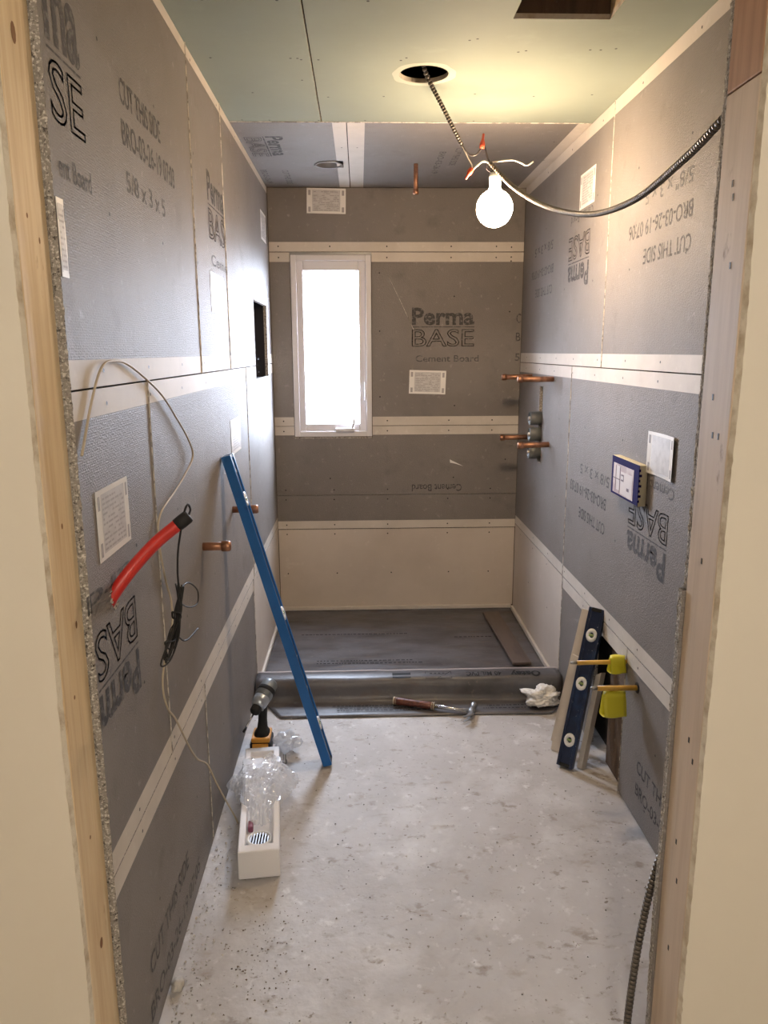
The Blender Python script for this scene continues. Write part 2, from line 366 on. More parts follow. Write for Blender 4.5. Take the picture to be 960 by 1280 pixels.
def screws(name, pl, pts, parent, r=0.0042):
    mb = MB(); P = PLANE[pl]
    for u, v in pts:
        n = 6; ring = [P(u+r*math.cos(2*math.pi*k/n), v+r*math.sin(2*math.pi*k/n), -0.0008) for k in range(n)]
        b = len(mb.v); mb.add(ring, [tuple(range(n))])
    return tag(mb.build(name, SCREW, parent, fix=False), kind='stuff')
def ragged(pl, parent, along, fixed, a0, a1, w=0.006, vertical=True, m=None, seed=0):
    """thin crumbled line of raw core along a joint"""
    mb = MB(); P = PLANE[pl]; n = max(8, int((a1-a0)/0.008)); vs = []
    for i in range(n+1):
        a = a0+(a1-a0)*i/n; ww = w*max(0.12, 0.55+0.9*noise.noise((a*37, seed*5.3, 1)))*0.5; c = fixed+0.003*noise.noise((a*9, seed, 7))
        for s in (-1, 0, 1):
            u, v = (c+s*ww, a) if vertical else (a, c+s*ww); vs.append(P(u, v, -0.0004-(0.0022 if s == 0 else 0)))
    fs = []
    for i in range(n):
        for s in (0, 1): b = i*3+s; fs.append((b, b+1, b+4, b+3))
    mb.add(vs, fs)
    return mb.build('crumbled_joint', m or PALE, parent)

# ------------------------------------------------------------------ structure
Z1, Z2, Z3, ZC = 2.006, 1.092, 0.511, 0.705          # back wall joints
LM, LL = 1.432, 0.530                                # side wall joints
YG = 3.041                                           # green board / cement board ceiling joint
NI = (3.505, 3.985, 1.372, 1.738)                    # niche opening in the left wall
WIN = (0.110, 0.536, 1.034, 1.992)                   # window opening
GAP = (2.335, 2.665, 0.0, 0.470)                     # missing piece in the right wall
YL, YR, XJL, XJR = 1.262, 1.250, -0.012, 1.037       # door opening

fl = MB()
nx, ny = 60, 120
vs = []
for j in range(ny+1):
    for i in range(nx+1):
        x = -0.02+(W+0.04)*i/nx; y = 1.135+(D-1.135)*j/ny
        vs.append((x, y, 0.0025*noise.noise((x*5, y*5, 0))-0.002))
fl.add(vs, [(j*(nx+1)+i, j*(nx+1)+i+1, (j+1)*(nx+1)+i+1, (j+1)*(nx+1)+i) for j in range(ny) for i in range(nx)], 0, True)
fl.box((-0.2, 1.135, -0.12), (W+0.2, D+0.14, -0.006))
floor = tag(fl.build('floor', CONC, fix=False), 'scraped pale concrete floor of the unfinished room', kind='structure')

def slab(name, lo, hi, m, label):
    return tag(MB().box(lo, hi).build(name, m), label, kind='structure')
slab('added_ground', (-14, D+0.4, -0.9), (14, D+34, -0.8), mat('added_ground_grey', (0.19, 0.185, 0.18), 0.9, var=[((0.24, 0.23, 0.22), 0.6, 0.4, 0.7)]), 'ground added outside the window to cut sky light from below')  # added plane, dims the sky light coming from below the horizon
# left wall -----------------------------------------------------------
wl = slab('wall_left', (-0.16, 1.262, 0), (-0.125, D+0.13, 2.52), BROWNWOOD, 'left wall faced with grey cement boards')
def cb(parent, pl, *a, **k): return panel('cement_board', parent, pl, *a, mats=CBM, **k)
b5 = 0.048
lt1 = cb(wl, 'L', YL, 2.31, LM, H, bands={'b': b5, 't': 0.03})
lt2 = cb(wl, 'L', 2.31, 2.83, LM, H, bands={'b': b5, 't': 0.03})
lt3 = cb(wl, 'L', 2.83, D, LM, H, bands={'b': b5, 't': 0.03}, holes=[NI])
lm1 = cb(wl, 'L', YL, 1.714, LL, LM, bands={'b': b5, 't': b5})
lm2 = cb(wl, 'L', 1.714, 3.195, LL, LM, bands={'b': b5, 't': b5})
lm3 = cb(wl, 'L', 3.195, D, LL, LM, bands={'b': b5, 't': b5}, holes=[NI])
lb1 = cb(wl, 'L', YL, 2.11, 0.004, LL, bands={'t': b5})
lb2 = cb(wl, 'L', 2.11, 3.165, 0.004, LL, bands={'t': b5})
lb3 = panel('tan_board', wl, 'L', 3.165, D, 0.035, LL, mats=(TAN, TAN, CRUMB))
nb = MB()
nb.box((-0.112, NI[0]-0.02, NI[2]-0.02), (-0.105, NI[1]+0.02, NI[3]+0.02))
nb.box((-0.105, NI[0]-0.02, NI[2]-0.02), (-0.016, NI[0]-0.004, NI[3]+0.02)); nb.box((-0.105, NI[1]+0.004, NI[2]-0.02), (-0.016, NI[1]+0.02, NI[3]+0.02))
nb.box((-0.105, NI[0]-0.004, NI[2]-0.02), (-0.016, NI[1]+0.004, NI[2]-0.004)); nb.box((-0.105, NI[0]-0.004, NI[3]+0.004), (-0.016, NI[1]+0.004, NI[3]+0.02))
nb.build('niche_shade_box', mat('niche_shade_black', (0.012, 0.012, 0.018), 0.8), wl)  # near-black box holds the shade of the open stud cavity in its colour
nt_ = MB().box((-0.016, NI[0]+0.002, NI[3]-0.016), (0.001, NI[1]-0.002, NI[3]+0.004)).box((-0.016, NI[0]-0.006, NI[2]), (0.001, NI[0]+0.004, NI[3]))
nt_.build('niche_trim', PALE, wl)
for k, (y, a, b) in enumerate(((2.31, LM, H), (2.83, LM, H), (1.714, LL, LM), (2.11, 0.02, LL), (3.195, LL, LM), (3.165, 0.05, LL))):
    ragged('L', wl, None, y, a, b, 0.008 if k < 4 else 0.005, seed=k)
# raw front edge of the left boards, facing the door
def rough_edge(x0, x1, y, zs, parent, dirx=0.0, dep=0.012, seed=0, name='crumbled_board_edge'):
    mb = MB(); n = int((zs[1]-zs[0])/0.006); vs = []; cols = 5
    for i in range(n+1):
        z = zs[0]+(zs[1]-zs[0])*i/n
        for c in range(cols):
            t = c/(cols-1); x = x0+(x1-x0)*t
            j = Vector((noise.noise((z*60, t*5, seed)), noise.noise((z*70, t*5, seed+4)), 0))
            edge = 0.3 if c in (0, cols-1) else 1
            vs.append((x+0.0028*j.x, y-abs(math.sin(math.pi*t))*0.003+0.004*j.y*edge, z))
    mb.add(vs, [(i*cols+c, i*cols+c+1, (i+1)*cols+c+1, (i+1)*cols+c) for i in range(n) for c in range(cols-1)])
    return mb.build(name, CRUMB, parent)
rough_edge(XJL-0.004, 0.0015, YL-0.002, (0.0, H), wl)
screws('screw_heads', 'L', [(y, z) for z in (LM+0.03, LM-0.03, LL+0.028, LL-0.028) for y in [1.42+0.31*k+0.03*random.random() for k in range(9)]] +
       [(y, z) for z in (1.75, 2.05, 1.1, 0.8, 0.27, 2.3) for y in [1.5+0.41*k+0.05*random.random() for k in range(7)] if not (NI[0]-0.03 < y < NI[1]+0.03 and 1.35 < z < 1.76)], wl)
logo('L', 1.285, 1.432, 2.052, lt1, words=('ma', 'SE', 'ent Board'))
stamp('CUT THIS SIDE', 'L', 1.654, 1.969, 1.980, 2.030, lt1, bold=0.012)
stamp('BRO-03-26-19 07:03', 'L', 1.654, 2.092, 1.902, 1.952, lt1, bold=0.012)
stamp('5/8 x 3 x 5', 'L', 1.662, 1.975, 1.815, 1.856, lt1, ink=INKF)
logo('L', 2.535, 2.822, 2.052, lt2, words=('Perma', 'BAS', 'Ceme'))
logo('L', 1.268, 1.512, 1.085, lm1, turn=180, words=('Perm', 'BAS', 'ard'))
stamp('CUT THIS SIDE', 'L', 1.43, 1.80, 0.150, 0.200, lb1, ink=INKF)
stamp('BRO-03-26-19 07:05', 'L', 1.41, 1.92, 0.050, 0.095, lb1, ink=INKF)

# right wall ----------------------------------------------------------
wr = slab('wall_right', (W+0.125, 1.266, 0), (W+0.16, D+0.13, 2.52), BROWNWOOD, 'right wall faced with grey cement boards')
SLOT = (3.645, 3.712, 0.955, 1.325)
rt1 = cb(wr, 'R', 1.268, 2.775, LM, H, bands={'b': b5, 't': 0.045})
rt2 = cb(wr, 'R', 2.775, D, LM, H, bands={'b': b5, 't': 0.045})
rm0 = cb(wr, 'R', 1.268, 1.630, LL, LM, bands={'b': b5, 't': b5})
rm1 = cb(wr, 'R', 1.630, 3.157, LL, LM, bands={'b': b5, 't': b5})
rm2 = cb(wr, 'R', 3.157, D, LL, LM, bands={'b': b5, 't': b5}, holes=[SLOT])
rb1 = cb(wr, 'R', 1.268, GAP[0], 0.004, LL, bands={'t': b5})
rb2 = panel('cement_board', wr, 'R', GAP[0], GAP[1], GAP[3], LL, mats=(BAND, BAND, CRUMB))
rb3 = cb(wr, 'R', GAP[1], 3.150, 0.004, LL, bands={'t': b5})
rb4 = panel('tan_board', wr, 'R', 3.150, D, 0.035, LL, mats=(TAN, TAN, CRUMB))
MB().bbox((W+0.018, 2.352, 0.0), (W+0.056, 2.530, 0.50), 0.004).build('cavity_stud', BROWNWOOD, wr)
MB().box((W+0.060, 2.20, 0.0), (W+0.072, 2.80, 0.52)).build('cavity_shade_sheet', DARK, wr)  # black sheets behind the gap, depth of shade put into their colour
MB().box((W+0.018, 2.20, 0.48), (W+0.060, 2.80, 0.52)).build('cavity_shade_sheet', DARK, wr)
for k, (y, a, b) in enumerate(((2.775, LM, H), (3.157, LL, LM), (3.150, 0.05, LL), (GAP[0], 0.0, 0.46))):
    ragged('R', wr, None, y, a, b, 0.009 if k < 2 else 0.005, seed=20+k)
screws('screw_heads', 'R', [(y, z) for z in (LM+0.028, LM-0.028, LL+0.028, LL-0.028) for y in [1.62+0.30*k+0.03*random.random() for k in range(9)] if not (2.3 < y < 2.72 and z < 0.52)] +
       [(y, z) for z in (1.75, 2.05, 2.295, 1.2, 0.85) for y in [1.7+0.40*k+0.04*random.random() for k in range(6)]] + [(2.05, 0.3), (2.1, 0.08), (3.4, 0.3), (3.8, 0.3)], wr)
stamp('5/8" x 3 x 5', 'R', 2.09, 2.43, 1.925, 1.968, rt1, 180, INKF)
stamp('BRO-03-26-19 07:06', 'R', 2.08, 2.56, 1.838, 1.884, rt1, 180)
stamp('CUT THIS SIDE', 'R', 2.075, 2.42, 1.752, 1.798, rt1, 180)
logo('R', 2.995, 3.290, 2.028, rt2, turn=180)
stamp('5/8 x 3 x 5', 'R', 3.56, 3.92, 1.945, 1.985, rt2, 180, INKF)
stamp('BRO-03-26-19 07:06', 'R', 3.54, 3.98, 1.840, 1.880, rt2, 180, INKF)
stamp('CUT THIS SIDE', 'R', 3.55, 3.88, 1.750, 1.790, rt2, 180, INKF)
stamp('5/8 x 3 x 5', 'R', 2.61, 2.97, 1.015, 1.055, rm1, 180, INKF)
stamp('BRO-03-26-19 07:03', 'R', 2.635, 3.10, 0.928, 0.972, rm1, 180)
stamp('CUT THIS SIDE', 'R', 2.635, 2.96, 0.838, 0.880, rm1, 180)
logo('R', 2.085, 2.405, 1.112, rm1, turn=180)
stamp('CUT THIS SIDE', 'R', 1.82, 2.185, 0.168, 0.212, rb1, 0)
stamp('BRO-03-26-19 07:05', 'R', 1.72, 2.185, 0.090, 0.132, rb1, 0)
# back wall -----------------------------------------------------------
wb = MB()
for lo, hi in (((-0.16, D+0.10, 0), (WIN[0]+0.002, D+0.13, 2.52)), ((WIN[1]-0.002, D+0.10, 0), (W+0.16, D+0.13, 2.52)),
               ((WIN[0]+0.002, D+0.10, 0), (WIN[1]-0.002, D+0.13, WIN[2]+0.002)), ((WIN[0]+0.002, D+0.10, WIN[3]-0.002), (WIN[1]-0.002, D+0.13, 2.52))):
    wb.box(lo, hi)
wb = tag(wb.build('wall_back', BROWNWOOD), 'end wall of the shower faced with cement boards around a window', kind='structure')
WH = (WIN[0]-0.003, WIN[1]+0.003, WIN[2]-0.010, WIN[3]+0.014)
bb1 = cb(wb, 'B', 0, W, Z1, H, bands={'b': b5})
bb2 = cb(wb, 'B', 0, W, Z2, Z1, bands={'b': b5, 't': b5}, holes=[WH])
bb3 = cb(wb, 'B', 0, W, ZC, Z2, bands={'t': b5}, holes=[WH], gap=0.0014)
bb4 = cb(wb, 'B', 0, W, Z3, ZC, bands={'b': 0.045}, gap=0.0012)
bb5 = panel('tan_board', wb, 'B', 0, W, 0.045, Z3, mats=(TAN, TAN, CRUMB), gap=0.003)
logo('B', 0.754, 1.091, 1.722, bb2)
stamp('Cement Board', 'B', 0.757, 1.038, 0.722, 0.762, bb3, 180, INK)
stamp('C', 'B', 1.318, 1.343, 1.640, 1.690, bb2, 0, INK); stamp('B', 'B', 1.318, 1.343, 1.545, 1.590, bb2, 0, INK); stamp('5', 'B', 1.316, 1.343, 1.440, 1.480, bb2, 0, INKF)
screws('screw_heads', 'B', [(x, z) for z in (Z1+0.028, Z1-0.028, Z2+0.028, Z2-0.028, Z3+0.024, Z3-0.03, ZC+0.03, ZC-0.025) for x in (0.05, 0.32, 0.62, 0.96, 1.20) if not (WH[0] < x < WH[1] and z < WH[3] and z > WH[2])] +
       [(1.28, z) for z in (1.98, 1.96, 2.03, 1.7, 1.35, 0.9)] + [(0.58, z) for z in (1.9, 1.6, 1.25)] + [(x, 0.25) for x in (0.05, 0.33, 0.64, 0.97, 1.2)] + [(0.98, 1.78), (0.99, 1.20), (0.99, 0.8), (0.3, 0.8)], wb)
sc_ = MB().tube([(0.63, D-0.0006, 1.88), (0.70, D-0.0006, 1.74), (0.763, D-0.0006, 1.607)], 0.0014, 5); sc_.build('scratch_mark', PALE, wb)
# ceiling -------------------------------------------------------------
ce = slab('ceiling', (-0.16, 1.266, 2.50), (W+0.16, D+0.13, 2.53), DARK, 'ceiling of green board with grey cement board over the shower')
VENT = (0.872, 1.122, 1.86, 2.142)
g1 = panel('green_board', ce, 'C', -0.012, 0.339, 1.15, YG, t=0.0127, mats=(GREEN, GREEN, GYP), gap=0.0022)
g2 = panel('green_board', ce, 'C', 0.339, W+0.012, 1.15, YG, t=0.0127, mats=(GREEN, GREEN, GYP), holes=[VENT], rounds=[(0.677, 2.545, 0.075)], gap=0.0022)
c1 = cb(ce, 'C', -0.012, 0.431, YG, D, bands={'r': 0.052}, rounds=[(0.340, 3.69, 0.058)])
c2 = cb(ce, 'C', 0.431, W+0.012, YG, D, bands={'l': 0.066, 'r': 0.06})
ragged('C', ce, None, YG, 0.0, W, 0.008, vertical=False, seed=41)
# torn paper ring round the lamp hole, metal collar in the shower lamp hole
rg = MB(); n = 48; vs = []
for k in range(n):
    a = 2*math.pi*k/n
    for r_ in (0.0765, 0.098+0.010*noise.noise((math.cos(a)*2, math.sin(a)*2, 3))):
        vs.append((0.677+r_*math.cos(a), 2.545+r_*math.sin(a), H-0.0006))
rg.add(vs, [(2*k, 2*k+1, (2*k+3) % (2*n), (2*k+2) % (2*n)) for k in range(n)]); rg.build('torn_paper_ring', mat('bare_gypsum_paper', (0.42, 0.43, 0.36), 0.85), ce)
rg = MB(); vs = []
for k in range(n):
    a = 2*math.pi*k/n
    for r_, z in ((0.060, H-0.001), (0.066, H-0.004), (0.056, H-0.005), (0.052, H+0.06)):
        vs.append((0.340+r_*math.cos(a), 3.69+r_*math.sin(a), z))
rg.add(vs, [(4*k+q, 4*k+q+1, (4*k+q+5) % (4*n), (4*k+q+4) % (4*n)) for k in range(n) for q in range(3)], 0, True)
rg.build('recessed_lamp_collar', GREYM, ce)
vb = MB()
vb.box((VENT[0]-0.02, VENT[3], H+0.0128), (VENT[1]+0.02, VENT[3]+0.035, 2.5)); vb.box((VENT[0]-0.05, VENT[2], H+0.0128), (VENT[0]-0.015, VENT[3]+0.035, 2.5))
vb.box((VENT[0], VENT[2]-0.035, H+0.0128), (VENT[1], VENT[2], 2.5))
vb.build('vent_framing', BROWNWOOD, ce)
MB().box((VENT[1], VENT[2], H+0.0128), (VENT[1]+0.035, VENT[3]+0.035, 2.5)).build('vent_framing', PINE, ce)
screws('screw_heads', 'C', [(0.05, 2.42), (0.13, 2.72), (0.28, 2.42), (0.30, 2.42), (0.31, 2.43), (0.36, 2.43), (0.30, 2.60), (0.375, 2.76), (0.60, 2.43), (0.615, 2.41), (0.56, 2.75), (0.78, 2.28), (0.80, 2.27), (0.93, 2.36), (0.95, 2.35), (1.13, 2.34), (1.16, 2.34), (1.20, 2.33), (0.86, 2.72), (1.06, 2.74), (1.25, 2.72), (0.1, 2.05), (0.28, 2.05), (0.5, 2.05), (0.05, 3.02), (0.15, 3.02), (0.33, 3.02), (0.5, 3.02), (0.9, 3.02), (0.405, 3.4), (0.47, 3.4), (1.27, 3.3), (1.30, 3.6)], ce)
# printing on the shower ceiling, turned sideways
stamp('Perma', 'C', 0.105, 0.175, 3.235, 3.535, c1, 90, INK, bold=0.03)
stamp('BASE', 'C', 0.020, 0.090, 3.250, 3.550, c1, 90, INK, outline=True); bar('C', 0.095, 0.100, 3.24, 3.55, c1)
stamp('CUT THIS SIDE', 'C', 0.115, 0.145, 3.80, 4.10, c1, 90, INKF); stamp('BRO-03-26-19', 'C', 0.015, 0.045, 3.80, 4.08, c1, 90, INKF)
stamp('CUT THIS SIDE', 'C', 0.885, 0.915, 3.40, 3.70, c2, 90, INKF); stamp('BRO-03-26-19', 'C', 0.820, 0.850, 3.46, 3.86, c2, 90, INKF)

# door wall and hall ---------------------------------------------------
wf = MB()
DW = 0.0125
def ragged_sheet(mb, xe, xo, y0, y1, z0, z1, seed):
    """plasterboard whose edge at xe is cut unevenly"""
    n = 240; vs = []; s = 1 if xo > xe else -1
    for i in range(n+1):
        z = z0+(z1-z0)*i/n
        j = 0.0035*noise.noise((z*3, seed, 0))+0.0012*noise.noise((z*26, seed, 2))+0.0016*noise.noise((z*90, seed, 3))
        vs += [(xe+s*(0.004+j), y0, z), (xe+s*(0.001+j*0.5), y1, z), (xo, y0, z), (xo, y1, z)]
    f0 = [(4*i, 4*i+2, 4*i+6, 4*i+4) for i in range(n)]; f1 = [(4*i, 4*i+4, 4*i+5, 4*i+1) for i in range(n)]; f2 = [(4*i+1, 4*i+5, 4*i+7, 4*i+3) for i in range(n)]
    mb.add(vs, f0, 0); mb.add(vs, f1, 1); mb.add(vs, f2, 0)
YD0 = 1.135
wfo = MB(); ragged_sheet(wfo, XJL, -1.3, YD0, YD0+DW, 0, 2.45, 1)
wfo = tag(wfo.build('wall_front', [WALLP, GYP], fix=True), 'beige painted plasterboard wall around the doorway', kind='structure')
w2 = MB(); ragged_sheet(w2, XJR, 2.5, YD0, YD0+DW, 0, 2.45, 5); w2.build('plasterboard_sheet', [WALLP, GYP], wfo)
MB().box((XJL, YD0, 2.10), (XJR, YD0+DW, 2.45)).build('plasterboard_sheet', WALLP, wfo)
MB().bbox((XJL-0.038, YD0+DW+0.0005, 0), (XJL, YL-0.003, 2.45), 0.002).build('door_stud', PINE, wfo)
MB().bbox((XJR, YD0+DW+0.0005, 0), (XJR+0.038, YR, 1.874), 0.002).build('door_stud', PINE2, wfo)
MB().bbox((XJR, YD0+DW+0.0005, 1.876), (XJR+0.038, YR, 2.45), 0.002).build('door_stud', REDWOOD, wfo)
MB().bbox((XJL, YD0+DW+0.0005, 2.10), (XJR, YR, 2.24), 0.002).build('door_header', PINE, wfo)
MB().box((XJR, YR, 2.10), (XJR+0.003, YR+0.01, 2.2)).build('shim', PINE, wfo)
MB().box((-0.16, YD0+DW, 0), (-0.125, 1.262, 2.52)).build('wall_blocking', BROWNWOOD, wfo); MB().box((W+0.125, YD0+DW, 0), (W+0.16, 1.266, 2.52)).build('wall_blocking', BROWNWOOD, wfo)
MB().box((-0.16, YD0+DW, 2.44), (W+0.16, 1.266, 2.53)).build('wall_blocking', BROWNWOOD, wfo)
# cement board lining the room side of the door wall, its cut edge showing
def side_edge(x, y0, y1, z0, z1, parent, seed, wob):
    mb = MB(); n = int((z1-z0)/0.006); vs = []; cols = 5
    for i in range(n+1):
        z = z0+(z1-z0)*i/n
        for c in range(cols):
            t = c/(cols-1)
            vs.append((x-wob*(0.5+0.5*noise.noise((z*3, seed, 1)))-abs(0.0035*noise.noise((z*75, t*6, seed))), y0+(y1-y0)*t+0.002*noise.noise((z*66, t*4, seed+3)), z))
    mb.add(vs, [(i*cols+c, i*cols+c+1, (i+1)*cols+c+1, (i+1)*cols+c) for i in range(n) for c in range(cols-1)])
    m = len(vs); back = []
    for i in range(n+1):
        for q in (0, cols-1): back.append(vs[i*cols+q])
    for i in range(n+1): back += [(W, y0, z0+(z1-z0)*i/n), (W, y1, z0+(z1-z0)*i/n)]
    k = 2*(n+1)
    mb.add(back, [(2*i, 2*i+2, k+2*i+2, k+2*i) for i in range(n)], 1); mb.add(back, [(2*i+1, 2*i+3, k+2*i+3, k+2*i+1) for i in range(n)], 1)
    return mb.build('cement_board', [CRUMB, CB], parent)
side_edge(XJR+0.004, YR+0.001, YR+0.0165, 1.085, 2.32, wfo, 3, 0.002)
side_edge(XJR-0.001, YR+0.001, YR+0.0165, 0.004, 1.083, wfo, 9, 0.008)
MB().box((W, YR+0.001, 0), (W+0.125, YR+0.0165, 2.45)).build('wall_blocking', BROWNWOOD, wfo)
MB().box((-0.125, YL-0.003, 0), (-0.016, YL+0.012, 2.45)).build('wall_blocking', BROWNWOOD, wfo)
nl = MB()
for z, y in ((0.62, 1.205), (0.80, 1.17), (0.83, 1.19), (0.55, 1.19), (1.15, 1.20), (1.36, 1.18), (1.36, 1.20), (1.42, 1.21), (1.62, 1.19), (1.72, 1.20), (1.74, 1.205), (0.4, 1.2)):
    nl.box((XJR-0.0006, y-0.0022, z-0.005), (XJR+0.001, y+0.0022, z+0.005))
tag(nl.build('nail_marks', SCREW, wfo), kind='stuff')
kn = MB()
for y, z, a, b in ((1.198, 1.935, 0.008, 0.015), (1.185, 1.69, 0.003, 0.004), (1.222, 1.66, 0.003, 0.005), (1.205, 1.22, 0.003, 0.005), (1.226, 1.045, 0.004, 0.007), (1.19, 0.93, 0.003, 0.004), (1.20, 0.66, 0.003, 0.004), (1.205, 0.44, 0.007, 0.011)):
    kn.add([(XJL+0.0005, y+a*math.cos(q*0.628), z+b*math.sin(q*0.628)) for q in range(10)], [tuple(range(10))])
tag(kn.build('knot_marks', mat('knot_brown', (0.23, 0.11, 0.045), 0.7), wfo), kind='stuff')
slab('wall_hall_left', (-1.34, -1.6, 0), (-1.30, YD0+DW, 2.45), WALLP, 'side wall of the hall behind the viewer')
slab('wall_hall_right', (2.50, -1.6, 0), (2.54, YD0+DW, 2.45), WALLP, 'other side wall of the hall behind the viewer')
slab('wall_hall_rear', (-1.34, -1.64, 0), (2.54, -1.60, 2.45), WALLP, 'rear wall of the hall behind the viewer')
slab('ceiling_hall', (-1.34, -1.64, 2.45), (2.54, YD0+DW, 2.50), mat('ceiling_paint', (0.72, 0.70, 0.66), 0.8), 'white ceiling of the hall')
slab('floor_hall', (-1.34, -1.64, -0.12), (2.54, YD0, -0.002), CONC, 'concrete floor of the hall')
t = thing('ceiling_light', 'round glass ceiling light of the hall behind the doorway', 'lamp', (0.6, -0.75, 2.45))
MB().lathe([(0.11, 0), (0.115, -0.02), (0.10, -0.03)], Matrix.Translation((0.6, -0.75, 2.45)), 28).build('base_ring', VINYL, t)
MB().lathe([(0.10, -0.03), (0.12, -0.06), (0.10, -0.10), (0.05, -0.125), (0.005, -0.13)], Matrix.Translation((0.6, -0.75, 2.45)), 28).build('glass_dome', HALLGLOW, t)

# window ----------------------------------------------------------------
x0, x1, z0, z1 = WIN; yf, yb = D-0.004, D+0.13
wi = MB(); fwid = 0.030
for lo, hi in (((x0, yf, z0), (x0+fwid, yb, z1)), ((x1-fwid, yf, z0), (x1, yb, z1)), ((x0+fwid, yf, z0), (x1-fwid, yb, z0+fwid)), ((x0+fwid, yf, z1-fwid), (x1-fwid, yb, z1))):
    wi.bbox(lo, hi, 0.003)
win = tag(wi.build('window_1', VINYL), 'narrow white vinyl casement window full of daylight', kind='structure')
sa = MB(); gx0, gx1, gz0, gz1 = 0.174, 0.468, 1.104, 1.914; ys, ye = D+0.012, D+0.062
for lo, hi in (((x0+fwid-0.001, ys, z0+fwid-0.001), (gx0, ye, z1-fwid+0.001)), ((gx1, ys, z0+fwid-0.001), (x1-fwid+0.001, ye, z1-fwid+0.001)), ((gx0, ys, z0+fwid-0.001), (gx1, ye, gz0)), ((gx0, ys, gz1), (gx1, ye, z1-fwid+0.001))):
    sa.bbox(lo, hi, 0.004)
sash = sa.build('sash', VINYL, win)
MB().box((gx0-0.003, D+0.036, gz0-0.003), (gx1+0.003, D+0.040, gz1+0.003)).build('pane', gl, sash)
cp = MB().bbox((0.335, D-0.022, 1.062), (0.440, D+0.012, 1.082), 0.004); cp.tube([(0.425, D-0.012, 1.080), (0.437, D-0.022, 1.120), (0.440, D-0.018, 1.150)], 0.006, 8)
cp.build('crank', VINYL, win)
MB().bbox((0.495, D-0.012, 1.23), (0.506, D-0.003, 1.33), 0.003).bbox((0.497, D-0.02, 1.25), (0.504, D-0.011, 1.285), 0.002).build('latch', VINYL, win)
MB().box((x0-0.002, D-0.002, z1+0.001), (x1+0.002, D+0.09, z1+0.013)).build('head_shim', GREYM, win)
rs = MB(); vs = []; n = 70
for i in range(n+1):
    x = x0+(x1-x0)*i/n
    vs += [(x, D-0.0012-0.003*abs(noise.noise((x*60, 0, 1))), z0-0.002), (x, D-0.001, z0-0.010-0.005*noise.noise((x*50, 3, 1)))]
rs.add(vs, [(2*i, 2*i+1, 2*i+3, 2*i+2) for i in range(n)]); rs.build('crumbled_board_edge', CRUMB, win)
# trims at the foot of the shower walls
def trim(i, lo, hi, label): return tag(MB().bbox(lo, hi, 0.003).build('trim_%d' % i, BAND), label, kind='structure')
trim(1, (0.012, D-0.014, 0.030), (W-0.012, D-0.001, 0.052), 'pale bottom edge strip along the shower end wall')
trim(2, (0.001, 3.17, 0.022), (0.014, D-0.014, 0.046), 'pale bottom edge strip along the left shower wall')
trim(3, (W-0.014, 3.17, 0.022), (W-0.001, D-0.014, 0.046), 'pale bottom edge strip along the right shower wall')

# ------------------------------------------------------------------ shower liner over the kerb
def liner():
    prof = [(2.914, 0.002, 0.128, 1.262), (2.94, 0.004, 0.108, 1.29), (3.0, 0.004, 0.074, 1.32), (3.035, 0.005, 0.05, 1.335), (3.050, 0.012, 0.012, 1.338), (3.058, 0.035, 0.006, 1.341), (3.060, 0.062, 0.006, 1.341),
            (3.064, 0.083, 0.006, 1.341), (3.074, 0.096, 0.006, 1.341), (3.090, 0.101, 0.006, 1.341), (3.120, 0.102, 0.006, 1.341), (3.145, 0.102, 0.006, 1.341), (3.153, 0.098, 0.006, 1.341), (3.157, 0.085, 0.006, 1.341), (3.162, 0.04, 0.006, 1.341), (3.185, 0.024, 0.006, 1.341)]
    prof += [(3.185+(4.155-3.185)*k/14, 0.022, 0.006, 1.341) for k in range(1, 15)] + [(4.170, 0.030, 0.006, 1.341)]
    n = 60; vs = []
    for k, (y, z, a, b) in enumerate(prof):
        for i in range(n+1):
            x = a+(b-a)*i/n; w = 0.006 if 0 < k < len(prof)-1 else 0.0
            if k < 3: w = 0.0025 if k else 0.0
            d = noise.noise((x*3.2, y*5, z*9)); d2 = noise.noise((x*11, y*14, 2))
            dz = w*(d+0.4*d2) if z < 0.05 else 0.003*d
            dy = 0.006*d if 0.02 < z < 0.1 and y < 3.08 else 0
            vs.append((x, y+dy, max(z+dz, 0.0016)))
    mb = MB(); m = n+1
    mb.add(vs, [(k*m+i, k*m+i+1, (k+1)*m+i+1, (k+1)*m+i) for k in range(len(prof)-1) for i in range(n)], 0, True)
    return mb
ln = tag(liner().build('shower_liner', LINER, fix=False), 'dark grey waterproof sheet lining the shower floor and kerb', 'liner')
so = ln.modifiers.new('thick', 'SOLIDIFY'); so.thickness = 0.002; so.offset = 1
def LP(x, z, d): return Vector((x, 3.0525+d, z))
PLANE['K'] = lambda u, v, d: Vector((u, v, 0.1075-max(0, 3.092-v)*0.42-d))
stamp('Oatey', 'K', 1.120, 1.252, 3.072, 3.122, ln, 180, BLACK, bold=0.04)
stamp('40 MIL PVC', 'K', 0.925, 1.080, 3.080, 3.112, ln, 180, BLACK, bold=0.015)
ob = MB()
def kbar(u0, u1, v0, v1): ob.add([PLANE['K'](u0,v0,-0.0006),PLANE['K'](u1,v0,-0.0006),PLANE['K'](u1,v1,-0.0006),PLANE['K'](u0,v1,-0.0006)], [(0,1,2,3)])
kbar(0.745, 0.86, 3.070, 3.0725); kbar(0.745, 0.86, 3.118, 3.1205); kbar(0.745, 0.747, 3.070, 3.12); kbar(0.858, 0.86, 3.070, 3.12); kbar(0.60, 0.68, 3.075, 3.115)
for k in range(4): kbar(0.765+k*0.018, 0.775+k*0.018, 3.098, 3.106)
ob.add([PLANE['K'](0.795,3.072,-0.0006),PLANE['K'](0.800,3.072,-0.0006),PLANE['K'](0.858,3.116,-0.0006),PLANE['K'](0.853,3.116,-0.0006)], [(0,1,2,3)])
